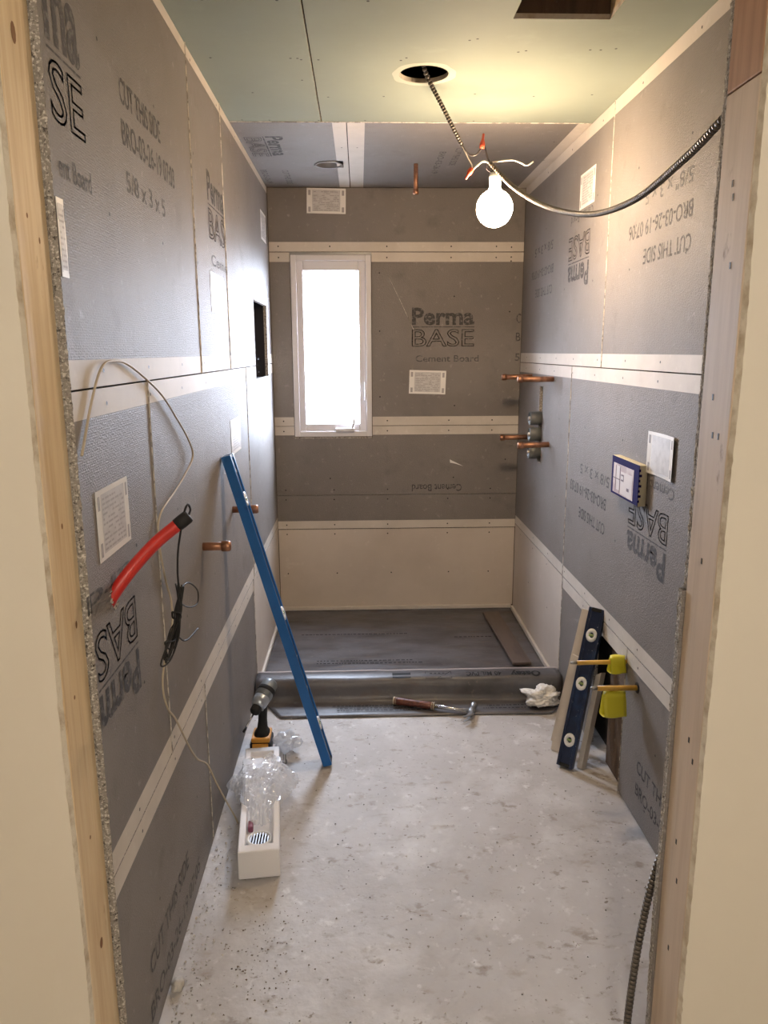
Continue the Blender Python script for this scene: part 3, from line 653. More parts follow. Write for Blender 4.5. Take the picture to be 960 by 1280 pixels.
tag(ob.build('printed_marks', BLACK, ln), kind='stuff')
dm = MB()
for y, a, b in ((2.955, 0.36, 0.75), (2.975, 0.36, 0.80), (2.995, 0.34, 0.72), (2.955, 0.98, 1.2), (2.98, 1.0, 1.22)):
    x = a
    while x < b:
        l = random.uniform(0.004, 0.018)
        dm.add([(x, y, 0.0105), (x+l, y, 0.0105), (x+l, y+0.007, 0.0105), (x, y+0.007, 0.0105)], [(0,1,2,3)]); x += l+random.uniform(0.003, 0.008)
for y, a, b in ((3.40, 0.25, 0.75), (3.43, 0.25, 0.72), (3.72, 0.95, 1.15), (3.78, 0.15, 0.7)):
    x = a
    while x < b:
        l = random.uniform(0.006, 0.02)
        dm.add([(x, y, 0.0315), (x+l, y, 0.0315), (x+l, y+0.010, 0.0315), (x, y+0.010, 0.0315)], [(0,1,2,3)]); x += l+random.uniform(0.004, 0.01)
tag(dm.build('printed_fine_lines', BLACK, ln), kind='stuff')
sd = MB(); vs = []; n = 60
for i in range(n+1):
    x = 0.008+(1.332)*i/n; z = 0.1045+0.0015*noise.noise((x*9, 0, 4))
    vs += [(x, 3.146, z), (x, 3.156, z+0.001), (x, 3.156, z-0.008)]
sd.add(vs, [(3*i+q, 3*i+q+1, 3*i+q+4, 3*i+q+3) for i in range(n) for q in (0, 1)], 0, True)
sd.build('folded_edge', mat('liner_fold_pale', (0.36, 0.30, 0.27), 0.5), ln)
wd_ = MB(); m_ = frame((1.214, 3.712, 0.030), (0, 0, 1), (0.04, -1, 0))
wd_.bbox((-0.36, -0.045, 0), (0.36, 0.045, 0.014), 0.002, m=m_)
tag(wd_.build('wood_strip', mat('dark_wet_plank', (0.115, 0.085, 0.07), 0.5, var=[((0.07, 0.055, 0.045), 12, 0.45, 0.7, (3, 0.4, 1))])), 'dark flat plank lying on the shower floor by the right wall', 'plank')

# ------------------------------------------------------------------ things: levels and leaning boards
def level(name, label, o, d, w, length, width, thick, rail, web, vials, cat='level'):
    """spirit level: two rails along its narrow edges, a recessed web, end caps and round vial windows.
    o = middle of the foot, d = along, w = across the wide face"""
    d = Vector(d).normalized(); w = Vector(w); w = (w-d*w.dot(d)).normalized(); n = d.cross(w)
    m = axes(o, w, n, d); t = thing(name, label, cat, o)
    hw, ht = width/2, thick/2
    MB().bbox((-hw, -ht, 0), (-hw+0.012, ht, length), 0.002, m=m).build('rail', rail, t)
    MB().bbox((hw-0.012, -ht, 0), (hw, ht, length), 0.002, m=m).build('rail', rail, t)
    MB().box((-hw+0.011, -ht*0.72, 0.012), (hw-0.011, ht*0.72, length-0.012), m=m).build('web', web, t)
    for z in (0, length-0.013): MB().bbox((-hw+0.011, -ht*0.95, z), (hw-0.011, ht*0.95, z+0.013), 0.002, m=m).build('end_cap', BLACK, t)
    for z in vials:
        for s in (-1, 1):
            mm = m @ Matrix.Translation((0, s*ht*0.72, z)) @ Matrix.Rotation(math.pi/2*(-s), 4, 'X')
            ring = MB(); k = 20; vs = []
            for j in range(k):
                a = 2*math.pi*j/k
                for r_, h in ((hw*0.66, 0), (hw*0.66, 0.005), (hw*0.30, 0.005), (hw*0.26, 0)): vs.append(mm @ Vector((r_*math.cos(a), r_*math.sin(a)*1.25, h)))
            ring.add(vs, [(4*j+q, 4*j+q+1, (4*j+q+5) % (4*k), (4*j+q+4) % (4*k)) for j in range(k) for q in range(3)], 0, True)
            hs = ring.build('vial_housing', WHITE, t)
            MB().tube([mm @ Vector((-hw*0.30, 0, 0.002)), mm @ Vector((hw*0.30, 0, 0.002))], hw*0.16, 8).build('vial', VIAL, hs)
    return t
level('long_level', 'long blue spirit level leaning against the left wall', (0.338, 2.560, 0.006), (-0.320, 0.0, 1.150), (0, 1, 0), 1.190, 0.062, 0.033, BLUE, SCUFF, (0.16, 0.60, 1.03))
level('short_level', 'short navy spirit level leaning beside the wall gap', (1.206, 2.494, 0.006), (0.128, 0.120, 0.560), (0.80, -0.60, 0), 0.590, 0.060, 0.026, NAVY, NAVY, (0.10, 0.31, 0.49))
def strip(o, d, w, length, width, thick, m, label, cut=0.0):
    d = Vector(d).normalized(); w = Vector(w); w = (w-d*w.dot(d)).normalized(); n = d.cross(w); mm = axes(o, w, n, d); mb = MB()
    P_ = [(0, 0), (width, 0), (width, length-cut), (0, length)]
    vs = [mm @ Vector((a, s, b)) for s in (0, thick) for a, b in P_]
    mb.add(vs, [(0,1,2,3), (7,6,5,4), (0,4,5,1), (1,5,6,2), (2,6,7,3), (3,7,4,0)])
    return tag(mb.build('board_offcut', m), label, 'board', 'board offcuts leaning by the short level')
strip((1.202, 2.690, 0.003), (0.115, 0.060, 0.52), (0.80, -0.60, 0), 0.535, 0.080, 0.012, BAND, 'long pale board offcut behind the navy spirit level')
strip((1.186, 2.625, 0.003), (0.118, 0.080, 0.52), (0.80, -0.60, 0), 0.375, 0.055, 0.012, BAND, 'shorter pale board offcut with chipped top left of navy level', 0.01)
strip((1.249, 2.493, 0.003), (0.110, 0.100, 0.50), (0.62, -0.78, 0), 0.345, 0.020, 0.030, BAND, 'narrow beige board offcut on the right side of navy level', -0.014)

# pipes and flags by the gap in the right wall
def pipe_stub(name, a, b, r, m, label, group, cap=None, tip=None, collar=None):
    a, b = Vector(a), Vector(b); d = (b-a).normalized(); t = thing(name, label, 'pipe', a, group)
    MB().tube([a, b], r, 16).build('pipe', m, t)
    if cap: MB().lathe([(r*0.9, 0), (r*1.28, 0.001), (r*1.28, cap*0.8), (r*1.05, cap), (0.001, cap*1.02)], frame(b-d*cap, d), 16).build('end_cap', m, t)
    if tip: MB().lathe([(r*0.72, 0), (r*0.72, tip*0.6), (r*0.45, tip)], frame(b, d), 14).build('tip', GREYM, t)
    if collar: MB().lathe([(r*2.1, 0), (r*2.1, 0.0015), (r*1.05, 0.002)], frame(a+d*0.012, d), 14).build('hole_ring', DARK, t)
    return t
pipe_stub('capped_pipe', (W+0.012, 2.336, 0.480), (1.182, 2.336, 0.479), 0.0075, YROD, 'upper yellow coated pipe stub with dark tip over the wall gap', 'yellow pipe stubs', tip=0.022)
pipe_stub('capped_pipe', (W+0.011, 2.225, 0.438), (1.218, 2.225, 0.439), 0.0085, YROD, 'lower yellow coated pipe stub coming out of a ragged wall hole', 'yellow pipe stubs', tip=0.022, collar=True)
def flag(x0, x1, y, zt, zb, yr, label):
    mb = MB(); n = 28; k = 7; vs = []; zc, hr = (zt+zb)/2, (zt-zb)/2
    for i in range(k):
        t = i/(k-1); s = 0.90+0.10*math.sin(math.pi*min(1, t*1.3)); x = x0+(x1-x0)*t
        for j in range(n):
            a = 2*math.pi*j/n; c, q = math.cos(a), math.sin(a); e = 0.45
            yy = yr*math.copysign(abs(c)**e, c)*s; zz = hr*math.copysign(abs(q)**e, q)*s
            vs.append((x+0.004*math.sin(a*2), y+yy+0.002*noise.noise((x*40, a, 1)), zc+zz))
    mb.add(vs, [(i*n+j, i*n+(j+1) % n, (i+1)*n+(j+1) % n, (i+1)*n+j) for i in range(k-1) for j in range(n)], 0, True)
    o = mb.build('yellow_sleeve', YELLOW, fix=False); tag(o, label, 'sleeve', 'yellow plastic sleeves on the pipes')
    s = o.modifiers.new('thick', 'SOLIDIFY'); s.thickness = 0.0015; s.offset = -1
    return o
flag(1.292, 1.342, 2.336, 0.504, 0.438, 0.016, 'small yellow plastic sleeve round the upper yellow pipe')
flag(1.238, 1.310, 2.225, 0.4295, 0.338, 0.018, 'large yellow plastic sleeve hanging from the lower yellow pipe')

# copper pipe stubs ---------------------------------------------------
G = 'capped copper pipe stubs'
pipe_stub('copper_pipe', (-0.012, 2.197, 0.928), (0.082, 2.197, 0.929), 0.0125, COPPER, 'capped copper pipe stub on left wall near the coiled black wire', G, cap=0.028)
pipe_stub('copper_pipe', (-0.012, 2.735, 0.928), (0.093, 2.735, 0.929), 0.0125, COPPER, 'capped copper pipe stub on left wall behind the blue level', G, cap=0.028)
pipe_stub('copper_pipe', (W+0.012, 3.455, 1.367), (1.184, 3.455, 1.368), 0.0125, COPPER, 'nearer of the two upper copper stubs on right shower wall', G, cap=0.024)
pipe_stub('copper_pipe', (W+0.012, 3.895, 1.366), (1.193, 3.895, 1.362), 0.0125, COPPER, 'farther of the two upper copper stubs on right shower wall', G, cap=0.024)
pipe_stub('copper_pipe', (W+0.012, 3.494, 1.066), (1.202, 3.494, 1.062), 0.0130, COPPER, 'nearer of the two lower copper stubs on right shower wall', G, cap=0.026)
pipe_stub('copper_pipe', (W+0.012, 3.915, 1.054), (1.197, 3.915, 1.052), 0.0125, COPPER, 'farther of the two lower copper stubs on right shower wall', G, cap=0.024)
pipe_stub('copper_pipe', (0.735, 3.68, H+0.012), (0.735, 3.68, 2.195), 0.0105, COPPER, 'copper pipe stub hanging straight down from the shower ceiling', G, cap=0.020)
# shower valve rough-in -------------------------------------------------
t = thing('shower_valve', 'three grey valve ports in a slot of the right shower wall', 'valve', (W, 3.677, 1.09))
for z in (1.172, 1.094, 1.008):
    p_ = MB(); mm = frame((W+0.055, 3.677, z), (-1, 0, 0), (0, 0, 1))
    p_.lathe([(0.024, 0), (0.024, 0.050), (0.033, 0.052), (0.034, 0.108), (0.029, 0.110), (0.027, 0.102), (0.001, 0.101)], mm, 20); pt = p_.build('valve_port', PVCG, t)
    MB().lathe([(0.010, 0.100), (0.010, 0.112), (0.006, 0.114)], mm, 12).build('stem', SOLDER, pt)
MB().box((W+0.050, 3.64, 0.955), (W+0.060, 3.715, 1.325)).build('slot_shade_sheet', DARK, t)  # dark sheet closing the slot, the shade inside is painted on

# carton over the wall box --------------------------------------------
cx0, cx1, cy0, cy1, cz0, cz1 = 1.322, W-0.0005, 2.262, 2.515, 1.022, 1.150
t = thing('valve_box', 'navy bordered picture carton fixed over a box on the right wall', 'box', (W, 2.39, cz0))
MB().bbox((cx0+0.001, cy0, cz0), (cx1, cy1, cz1), 0.002).build('carton', CREAM, t)
MB().box((cx0-0.0005, cy0+0.001, cz0+0.001), (cx0+0.0008, cy1-0.001, cz1-0.001)).build('front_print', NAVYC, t)
ph = MB().box((cx0-0.0012, cy0+0.045, cz0+0.008), (cx0-0.0006, cy1-0.020, cz1-0.022)).build('picture', PHOTO, t)
q = MB()
for a, b, c, d in ((0.055, 0.16, 0.012, 0.085), (0.17, 0.20, 0.02, 0.10)): q.box((cx0-0.0016, cy0+a, cz0+c), (cx0-0.0012, cy0+b, cz0+d))
tag(q.build('picture_light_area', PHOTOL, ph), kind='stuff')
q = MB()
for a, b, c, d in ((0.13, 0.155, 0.055, 0.060), (0.13, 0.135, 0.055, 0.075), (0.13, 0.155, 0.072, 0.077), (0.08, 0.10, 0.03, 0.04), (0.165, 0.168, 0.012, 0.10), (0.205, 0.208, 0.012, 0.10), (0.168, 0.23, 0.055, 0.058)): q.box((cx0-0.0020, cy0+a, cz0+c), (cx0-0.0016, cy0+b, cz0+d))
tag(q.build('picture_dark_lines', PHOTOD, ph), kind='stuff')
q = MB()
for k in range(7): q.box((cx0-0.002, cy0-0.0006, cz0+0.012+k*0.016), (cx0+0.004+0.004*(k % 2), cy0+0.006, cz0+0.020+k*0.016))
tag(q.build('torn_border', NAVYC, t), kind='stuff')

# paper labels -----------------------------------------------------------
def paper(pl, u0, u1, v0, v1, label, tilt=0.0, curl=0.0):
    P = PLANE[pl]; cu_, cv_ = (u0+u1)/2, (v0+v1)/2; c, s = math.cos(tilt), math.sin(tilt)
    def Q(u, v, d):
        a, b = u-cu_, v-cv_; return P(cu_+a*c-b*s, cv_+a*s+b*c, d - curl*((a/(u1-u0)*2)**2))
    mb = MB(); n = 8; vs = []
    for i in range(n+1):
        u = u0+(u1-u0)*i/n
        vs += [Q(u, v0, -0.0015), Q(u, v1, -0.0015), Q(u, v0, -0.0007), Q(u, v1, -0.0007)]
    fs = []
    for i in range(n):
        b = 4*i; fs += [(b, b+1, b+5, b+4), (b+2, b+6, b+7, b+3), (b, b+4, b+6, b+2), (b+1, b+3, b+7, b+5)]
    fs += [(0, 2, 3, 1), (4*n, 4*n+1, 4*n+3, 4*n+2)]
    mb.add(vs, fs); o = mb.build('paper_label', PAPER); tag(o, label, 'label', 'printed paper labels on the boards')
    pr = MB(); w, h = u1-u0, v1-v0
    def rect(a, b, c_, d_): pr.add([Q(u0+a*w, v0+c_*h, -0.0019), Q(u0+b*w, v0+c_*h, -0.0019), Q(u0+b*w, v0+d_*h, -0.0019), Q(u0+a*w, v0+d_*h, -0.0019)], [(0,1,2,3)])
    for k in range(11):
        y = 0.12+k*0.072
        x = 0.17
        while x < 0.80:
            l = random.uniform(0.03, 0.14)
            if random.random() < 0.78: rect(x, min(x+l, 0.83), y, y+0.030)
            x += l+0.02
    for a in (0.04, 0.90):
        for c_ in (0.06, 0.72): rect(a, a+0.06, c_, c_+0.20)
    fld = MB().add([Q(u0+0.14*w, v0+0.09*h, -0.0017), Q(u0+0.86*w, v0+0.09*h, -0.0017), Q(u0+0.86*w, v0+0.93*h, -0.0017), Q(u0+0.14*w, v0+0.93*h, -0.0017)], [(0,1,2,3)])
    fld.build('grey_text_field', FIELD, o)
    tag(pr.build('print', PRINTG, o), kind='stuff'); return o
paper('L', 2.516, 2.749, 1.620, 1.744, 'sunlit white paper label high on the middle of left wall')
paper('L', 1.329, 1.515, 1.122, 1.252, 'large near paper label on left wall above the red tube')
paper('L', 2.765, 2.985, 1.122, 1.250, 'torn paper label on left wall just above the blue level')
paper('L', 3.872, 4.075, 2.030, 2.165, 'paper label high on left wall in the shower corner')
paper('L', 1.268, 1.297, 1.612, 1.732, 'narrow end of a paper label beside the left door stud')
paper('R', 2.960, 3.155, 2.035, 2.165, 'paper label high on right wall above the steel cable')
paper('R', 2.072, 2.262, 1.130, 1.256, 'crooked paper label on right wall beside the navy carton', tilt=0.0, curl=0.006)
paper('B', 0.205, 0.407, 2.196, 2.320, 'paper label at the top of end wall above the window', tilt=-0.02)
paper('B', 0.740, 0.940, 1.264, 1.391, 'paper label in the middle of end wall below the board mark', tilt=-0.03)
sc = MB().add([(0.968, D-0.003, 0.902), (1.044, D-0.006, 0.864), (1.0, D-0.004, 0.878), (0.970, D-0.003, 0.884)], [(0, 1, 2, 3)])
o = tag(sc.build('paper_scrap', PAPER), 'small torn white paper scrap stuck on end wall', 'scrap'); so = o.modifiers.new('thick', 'SOLIDIFY'); so.thickness = 0.001

# ------------------------------------------------------------------ bulb and cables
YB = 2.70
t = thing('hanging_bulb', 'bare glowing light bulb hanging from loose wires', 'bulb', (0.931, YB, 1.91))
bp_ = [(0.0012, -0.061)]+[(0.061*math.cos(a), 0.061*math.sin(a)) for a in [(-1.4+k*0.2) for k in range(14)]]+[(0.019, 0.066), (0.016, 0.072)]
MB().lathe(bp_, Matrix.Translation((0.931, YB, 1.964)), 28).build('glass_globe', BULB, t)
sk = MB().lathe([(0.016, 0.070), (0.019, 0.072), (0.021, 0.098), (0.017, 0.112), (0.006, 0.116)], Matrix.Translation((0.931, YB, 1.964)), 18).build('socket', WHITE, t)
MB().tube(spline([(0.931, YB, 2.076), (0.926, YB+0.004, 2.092), (0.913, YB, 2.106)], 5), 0.0022, 6).build('lead_wire', WIREW, t)
MB().tube(spline([(0.929, YB+0.006, 2.076), (0.905, YB+0.010, 2.088), (0.905, YB+0.006, 2.108)], 5), 0.0022, 6).build('lead_wire', WIREB, t)
t = thing('ceiling_cable', 'dark armoured cable dropping out of the round ceiling hole', 'cable', (0.677, 2.545, H))
armoured([(0.655, 2.535, 2.43), (0.672, 2.540, 2.36), (0.690, 2.555, 2.318), (0.735, 2.605, 2.262), (0.780, 2.655, 2.206), (0.816, 2.70, 2.163)], 0.0072).build('steel_sheath', [ARMOR, BLACK], t)
MB().tube(spline([(0.816, YB, 2.165), (0.838, YB, 2.136), (0.858, YB, 2.130), (0.873, YB, 2.140), (0.884, YB, 2.160)], 6), 0.0026, 6).build('black_wire', WIREB, t)
MB().tube(spline([(0.816, YB, 2.165), (0.838, YB+0.004, 2.125), (0.853, YB+0.004, 2.098), (0.848, YB, 2.078)], 6), 0.0022, 6).build('white_wire', WIREW, t)
MB().lathe([(0.008, 0), (0.0095, 0.012), (0.007, 0.022), (0.0045, 0.028), (0.004, 0.044), (0.002, 0.046)], frame((0.884, YB, 2.152), (0.10, 0, 1)), 12).build('wire_cap', REDCAP, t)
MB().lathe([(0.008, 0), (0.0095, 0.012), (0.007, 0.022), (0.0045, 0.026), (0.004, 0.038), (0.002, 0.040)], frame((0.852, YB, 2.090), (-0.62, 0, -1)), 12).build('wire_cap', REDCAP, t)
t = thing('sagging_cable', 'bright armoured cable sagging from the bulb to the right door stud', 'cable', (1.113, 1.87, 1.839))
armoured([(0.913, 2.70, 2.106), (0.973, 2.62, 2.020), (1.034, 2.42, 1.924), (1.097, 2.17, 1.857), (1.115, 1.87, 1.837), (1.104, 1.57, 1.855), (1.094, 1.38, 1.880), (1.120, 1.305, 1.93), (1.160, 1.290, 2.03), (1.165, 1.290, 2.31)], 0.0078).build('steel_sheath', [ARMOR, BLACK], t)
MB().tube(spline([(0.913, YB, 2.106), (0.890, YB, 2.112), (0.868, YB, 2.098), (0.850, YB, 2.080)], 6), 0.0030, 6).build('white_wire', WIREW, t)
MB().tube(spline([(0.913, YB, 2.108), (0.903, YB, 2.125), (0.893, YB, 2.160)], 6), 0.0030, 6).build('black_wire', WIREB, t)
MB().tube(spline([(0.912, YB, 2.108), (0.940, YB, 2.112), (0.985, YB, 2.116), (1.015, YB, 2.108), (1.035, YB, 2.100), (1.058, YB, 2.112)], 6), 0.0024, 6).build('bare_wire', WIREW, t)
t = thing('floor_cable', 'armoured cable hanging down beside the foot of right door stud', 'cable', (1.02, 1.295, 0))
armoured([(1.075, 1.288, 0.66), (1.058, 1.286, 0.58), (1.036, 1.290, 0.47), (1.022, 1.296, 0.34), (1.014, 1.300, 0.20), (1.012, 1.303, 0.09), (1.016, 1.305, 0.004)], 0.0078).build('steel_sheath', [ARMOR, BLACK], t)

# left wall: red tube, wires -------------------------------------------
t = thing('red_conduit', 'red plastic tube with black taped end sticking out of left wall', 'tube', (0, 1.387, 1.047))
rp = spline([(-0.014, 1.378, 1.022), (0.004, 1.389, 1.052), (0.034, 1.412, 1.092), (0.075, 1.432, 1.135), (0.122, 1.447, 1.172)], 8)
MB().tube(rp, 0.0125, 16).build('tube', RED, t)
dd = (rp[-1]-rp[-4]).normalized(); MB().lathe([(0.0132, -0.012), (0.0138, 0.0), (0.0135, 0.014), (0.0118, 0.018), (0.001, 0.0185)], frame(rp[-1], dd), 14).build('tape_wrap', BLACK, t)
cr_ = MB(); 
for k in range(26):
    a = random.uniform(0, 6.28); rr = random.uniform(0.012, 0.028); y, z = 1.385+rr*math.cos(a), 1.040+rr*math.sin(a); e = random.uniform(0.002, 0.006)
    cr_.add([(0.0008, y-e, z), (0.0008, y+e, z-e), (0.0045, y, z+e), (0.001, y+e*0.6, z+e)], [(0,1,2), (0,2,3), (1,3,2)])
tag(cr_.build('broken_hole_rim', PALE, t), kind='stuff')
t = thing('coiled_wire', 'thin black wire hanging in a tied coil from the red tube', 'wire', (0.1, 1.45, 0.95))
tip = rp[-1]
MB().tube(spline([tip+Vector((0.004, 0.0, 0.012)), tip+Vector((0.008, 0.004, 0.026)), tip+Vector((0.010, 0.018, 0.030)), tip+Vector((0.012, 0.026, 0.018)), tip+Vector((0.010, 0.014, 0.008))], 6), 0.0022, 6).build('top_loop', BLACK, t)
MB().tube(spline([tip+Vector((0.0, -0.008, -0.012)), (0.112, 1.445, 1.115), (0.108, 1.447, 1.075), (0.102, 1.470, 1.040), (0.100, 1.475, 1.015)], 8), 0.0020, 6).build('drop', BLACK, t)
for k in range(7):
    a = 0.007*math.sin(k*1.7); b = 0.007*math.cos(k*2.3); L1 = 0.03*math.sin(k*1.1)
    pts = [(0.100+a, 1.482, 1.030+b), (0.100+b, 1.462+a, 0.985), (0.098+a, 1.420+b, 0.955-L1*0.4), (0.098, 1.352+b*2+L1*0.6, 0.945+L1*0.5), (0.102, 1.365+a*3, 0.925+L1*0.3), (0.104+a, 1.420-a, 0.948), (0.104, 1.472+b, 0.998), (0.102+b, 1.486, 1.028)]
    MB().tube(spline(pts, 6), 0.0016, 5).build('coil_turn', BLACK, t)
MB().tube(spline([(0.098, 1.475, 1.020), (0.097, 1.57, 1.010), (0.096, 1.66, 0.965), (0.096, 1.655, 0.935), (0.097, 1.57, 0.955), (0.099, 1.47, 1.0)], 7), 0.0016, 5).build('loose_loop', BLACK, t)
MB().tube(spline([(0.094, 1.440, 0.99), (0.093, 1.448, 0.975), (0.106, 1.452, 0.972), (0.107, 1.444, 0.986), (0.094, 1.440, 0.99)], 5), 0.0022, 5).build('tie', BLACK, t)
MB().tube(spline([(0.098, 1.45, 0.945), (0.085, 1.52, 0.905), (0.075, 1.62, 0.860), (0.070, 1.76, 0.835)], 8), 0.0018, 5).build('loose_end', BLACK, t)
lc = [(0.004, 1.275, 1.325), (0.004, 1.345, 1.412), (0.006, 1.405, 1.468), (0.006, 1.480, 1.478), (0.006, 1.582, 1.466), (0.008, 1.780, 1.405), (0.008, 1.919, 1.338), (0.010, 2.040, 1.265), (0.010, 2.082, 1.214), (0.008, 1.990, 1.180), (0.006, 1.871, 1.153), (0.006, 1.735, 1.130), (0.006, 1.700, 1.090), (0.006, 1.715, 1.019), (0.006, 1.742, 0.955), (0.006, 1.775, 0.900), (0.006, 1.768, 0.844), (0.007, 1.705, 0.808), (0.008, 1.645, 0.750), (0.010, 1.660, 0.680), (0.010, 1.732, 0.609), (0.012, 1.835, 0.480), (0.014, 1.910, 0.400), (0.020, 2.000, 0.330), (0.035, 2.035, 0.250), (0.050, 2.085, 0.160), (0.064, 2.135, 0.075), (0.070, 2.16, 0.030)]
tag(MB().tube(spline(lc, 8), 0.0025, 8).build('thin_cable', BEIGE), 'thin beige cable looping down the left wall to the floor', 'cable')

# ------------------------------------------------------------------ on the floor: foam tray and plastic
fdir = Vector((-0.105, 0.995, 0)).normalized(); fx = Vector((fdir.y, -fdir.x, 0))
FM = axes((0.1655, 1.937, 0.001), fx, fdir, (0, 0, 1)); FL, FWD, FH = 0.590, 0.060, 0.090
t = thing('foam_tray', 'long white foam packing tray on the floor by left wall', 'tray', (0.1655, 1.937, 0.0))
tr = MB(); wt = 0.020
cellx = [-FWD, -FWD+wt, FWD-wt, FWD]; celly = [0, 0.034, 0.44, 0.56, FL]; depth = {(1, 1): 0.056, (1, 2): 0.070}
def hgt(i, j): return depth.get((i, j), FH) if 0 <= i < 3 and 0 <= j < 4 else 0.0
for i in range(3):
    for j in range(4):
        a, b, c, d, h = cellx[i], cellx[i+1], celly[j], celly[j+1], hgt(i, j)
        tr.add([FM @ Vector(p) for p in ((a,c,h),(b,c,h),(b,d,h),(a,d,h))], [(0,1,2,3)]); tr.add([FM @ Vector(p) for p in ((a,c,0),(b,c,0),(b,d,0),(a,d,0))], [(3,2,1,0)])
        for (di, dj), (p, q) in (((1, 0), ((b, c), (b, d))), ((0, 1), ((b, d), (a, d))), ((-1, 0), ((a, d), (a, c))), ((0, -1), ((a, c), (b, c)))):
            h2 = hgt(i+di, j+dj)
            if h > h2: tr.add([FM @ Vector((*p, h2)), FM @ Vector((*q, h2)), FM @ Vector((*q, h)), FM @ Vector((*p, h))], [(0,1,2,3)])
tb = tr.build('tray', FOAM, t)
bm = bmesh.new(); bm.from_mesh(tb.data); bmesh.ops.remove_doubles(bm, verts=bm.verts, dist=1e-5); bmesh.ops.recalc_face_normals(bm, faces=bm.faces); bm.to_mesh(tb.data); bm.free()
bv = tb.modifiers.new('soft', 'BEVEL'); bv.width = 0.004; bv.segments = 2; bv.limit_method = 'ANGLE'
t = thing('drain_grate', 'small round metal drain grate lying in the foam tray', 'drain', FM @ Vector((0, 0.088, 0.057)))
dc = FM @ Vector((0.0, 0.090, 0.058)); DR = 0.034
MB().lathe([(DR*0.9, 0), (DR*1.1, 0.002), (DR*1.1, 0.010), (DR*0.92, 0.012), (DR*0.88, 0.006), (DR*0.86, 0.002)], Matrix.Translation(dc), 24).build('rim', WHITE, t)
MB().lathe([(DR*0.86, 0.001), (DR*0.86, 0.003), (0.001, 0.003)], Matrix.Translation(dc), 20).build('well', DARK, t)
for k in range(-3, 4):
    hl = math.sqrt(max(0.0001, (DR*0.88)**2-(k*0.0085)**2)); MB().box((k*0.0085-0.0018, -hl, 0.007), (k*0.0085+0.0018, hl, 0.010), m=Matrix.Translation(dc)).build('bar', CHROME, t)
tag(MB().bbox((-0.036, 0.135, 0.057), (-0.020, 0.170, 0.078), 0.004, m=FM).build('plastic_fitting', mat('purple_plastic', (0.24, 0.07, 0.12), 0.4)), 'small purple plastic fitting beside the drain grate', 'fitting')
# clear crumpled wrap over the tray
cw = MB(); nu, nv = 46, 90; vs = []
for j in range(nv+1):
    t_ = j/nv; yl = 0.150+0.36*t_
    for i in range(nu+1):
        s_ = -1+2*i/nu
        spread = 0.034+0.085*max(0, min(1, (t_-0.14)/0.55))**0.9+0.016*noise.noise((t_*9, s_*1.2, 8)); spread *= 1.0-0.30*max(0, t_-0.85)/0.15
        x = s_*spread+0.012*max(0, t_-0.3)
        top = 0.088+0.038*math.sin(math.pi*min(1, t_*1.05+0.10))
        inside = max(0, 1-abs(x)/0.062)
        z = top*(1-0.50*max(0, abs(s_)-0.55)/0.45*(1 if abs(x) > 0.05 else 0.3))
        if t_ < 0.12: z = 0.066+(top-0.066)*(t_/0.12)
        n_ = noise.noise((x*42, yl*42, 1.0)); n2 = abs(noise.noise((x*85, yl*75, 5.0))); n3 = noise.noise((x*16, yl*16, 3))
        z += 0.012*n_+0.014*(0.3-n2)+0.018*n3
        zl = 0.062 if abs(x) < 0.037 and yl < 0.44 else (0.094 if abs(x) < 0.066 else 0.004)
        p_ = FM @ Vector((x, yl, max(z, zl))); p_.x = max(p_.x, 0.006); vs.append(p_)
cw.add(vs, [(j*(nu+1)+i, j*(nu+1)+i+1, (j+1)*(nu+1)+i+1, (j+1)*(nu+1)+i) for j in range(nv) for i in range(nu)], 0, False)
tag(cw.build('plastic_wrap', CLEAR, fix=False), 'crumpled clear plastic wrap bunched over the foam tray', 'plastic wrap')

def crumple(name, c, r, m, label, cat, sub=4, amp=0.35, f=3.0, seed=0, squash=(1, 1, 1)):
    bm = bmesh.new(); bmesh.ops.create_icosphere(bm, subdivisions=sub, radius=1)
    for v in bm.verts:
        d = v.co.normalized(); k = 1+amp*(noise.noise(d*f*0.6+Vector((seed, 0, 0)))+0.6*(0.4-abs(noise.noise(d*f*1.5+Vector((0, seed, 0)))))+0.35*(0.3-abs(noise.noise(d*f*3.3+Vector((0, 0, seed))))))
        v.co = Vector((d.x*squash[0]*r*k, d.y*squash[1]*r*k, d.z*squash[2]*r*k))
    zm = min(v.co.z for v in bm.verts)
    for v in bm.verts: v.co = Vector(c)+v.co-Vector((0, 0, zm*0.82)); v.co.z = max(v.co.z, c[2])
    return tag(MB().bm(bm, 0, None, True).build(name, m), label, cat)
crumple('plastic_bag', (1.236, 2.985, 0.009), 0.053, BAGW, 'crumpled white plastic bag lying against the shower kerb', 'bag', 5, 0.75, 2.6, 3.3, (1.20, 0.80, 0.62))
crumple('parts_bag', (0.180, 2.655, 0.002), 0.045, CLEAR, 'small clear bag of metal parts beside the drill', 'bag', 5, 0.55, 3.2, 8.1, (0.95, 0.8, 0.75))
crumple('rubble_stone', (0.018, 1.555, 0.0), 0.014, STONE, 'small broken stone on the floor at left wall foot', 'stone', 3, 0.5, 2.0, 1.2, (1, 1.2, 0.9))
MB_ = MB().lathe([(0.008, 0), (0.009, 0.012), (0.006, 0.014), (0.006, 0.036), (0.001, 0.037)], Matrix.Translation((0.178, 2.565, 0.001)), 12)
tag(MB_.build('metal_anchor', GREYM), 'grey metal anchor standing behind the foam tray', 'anchor')

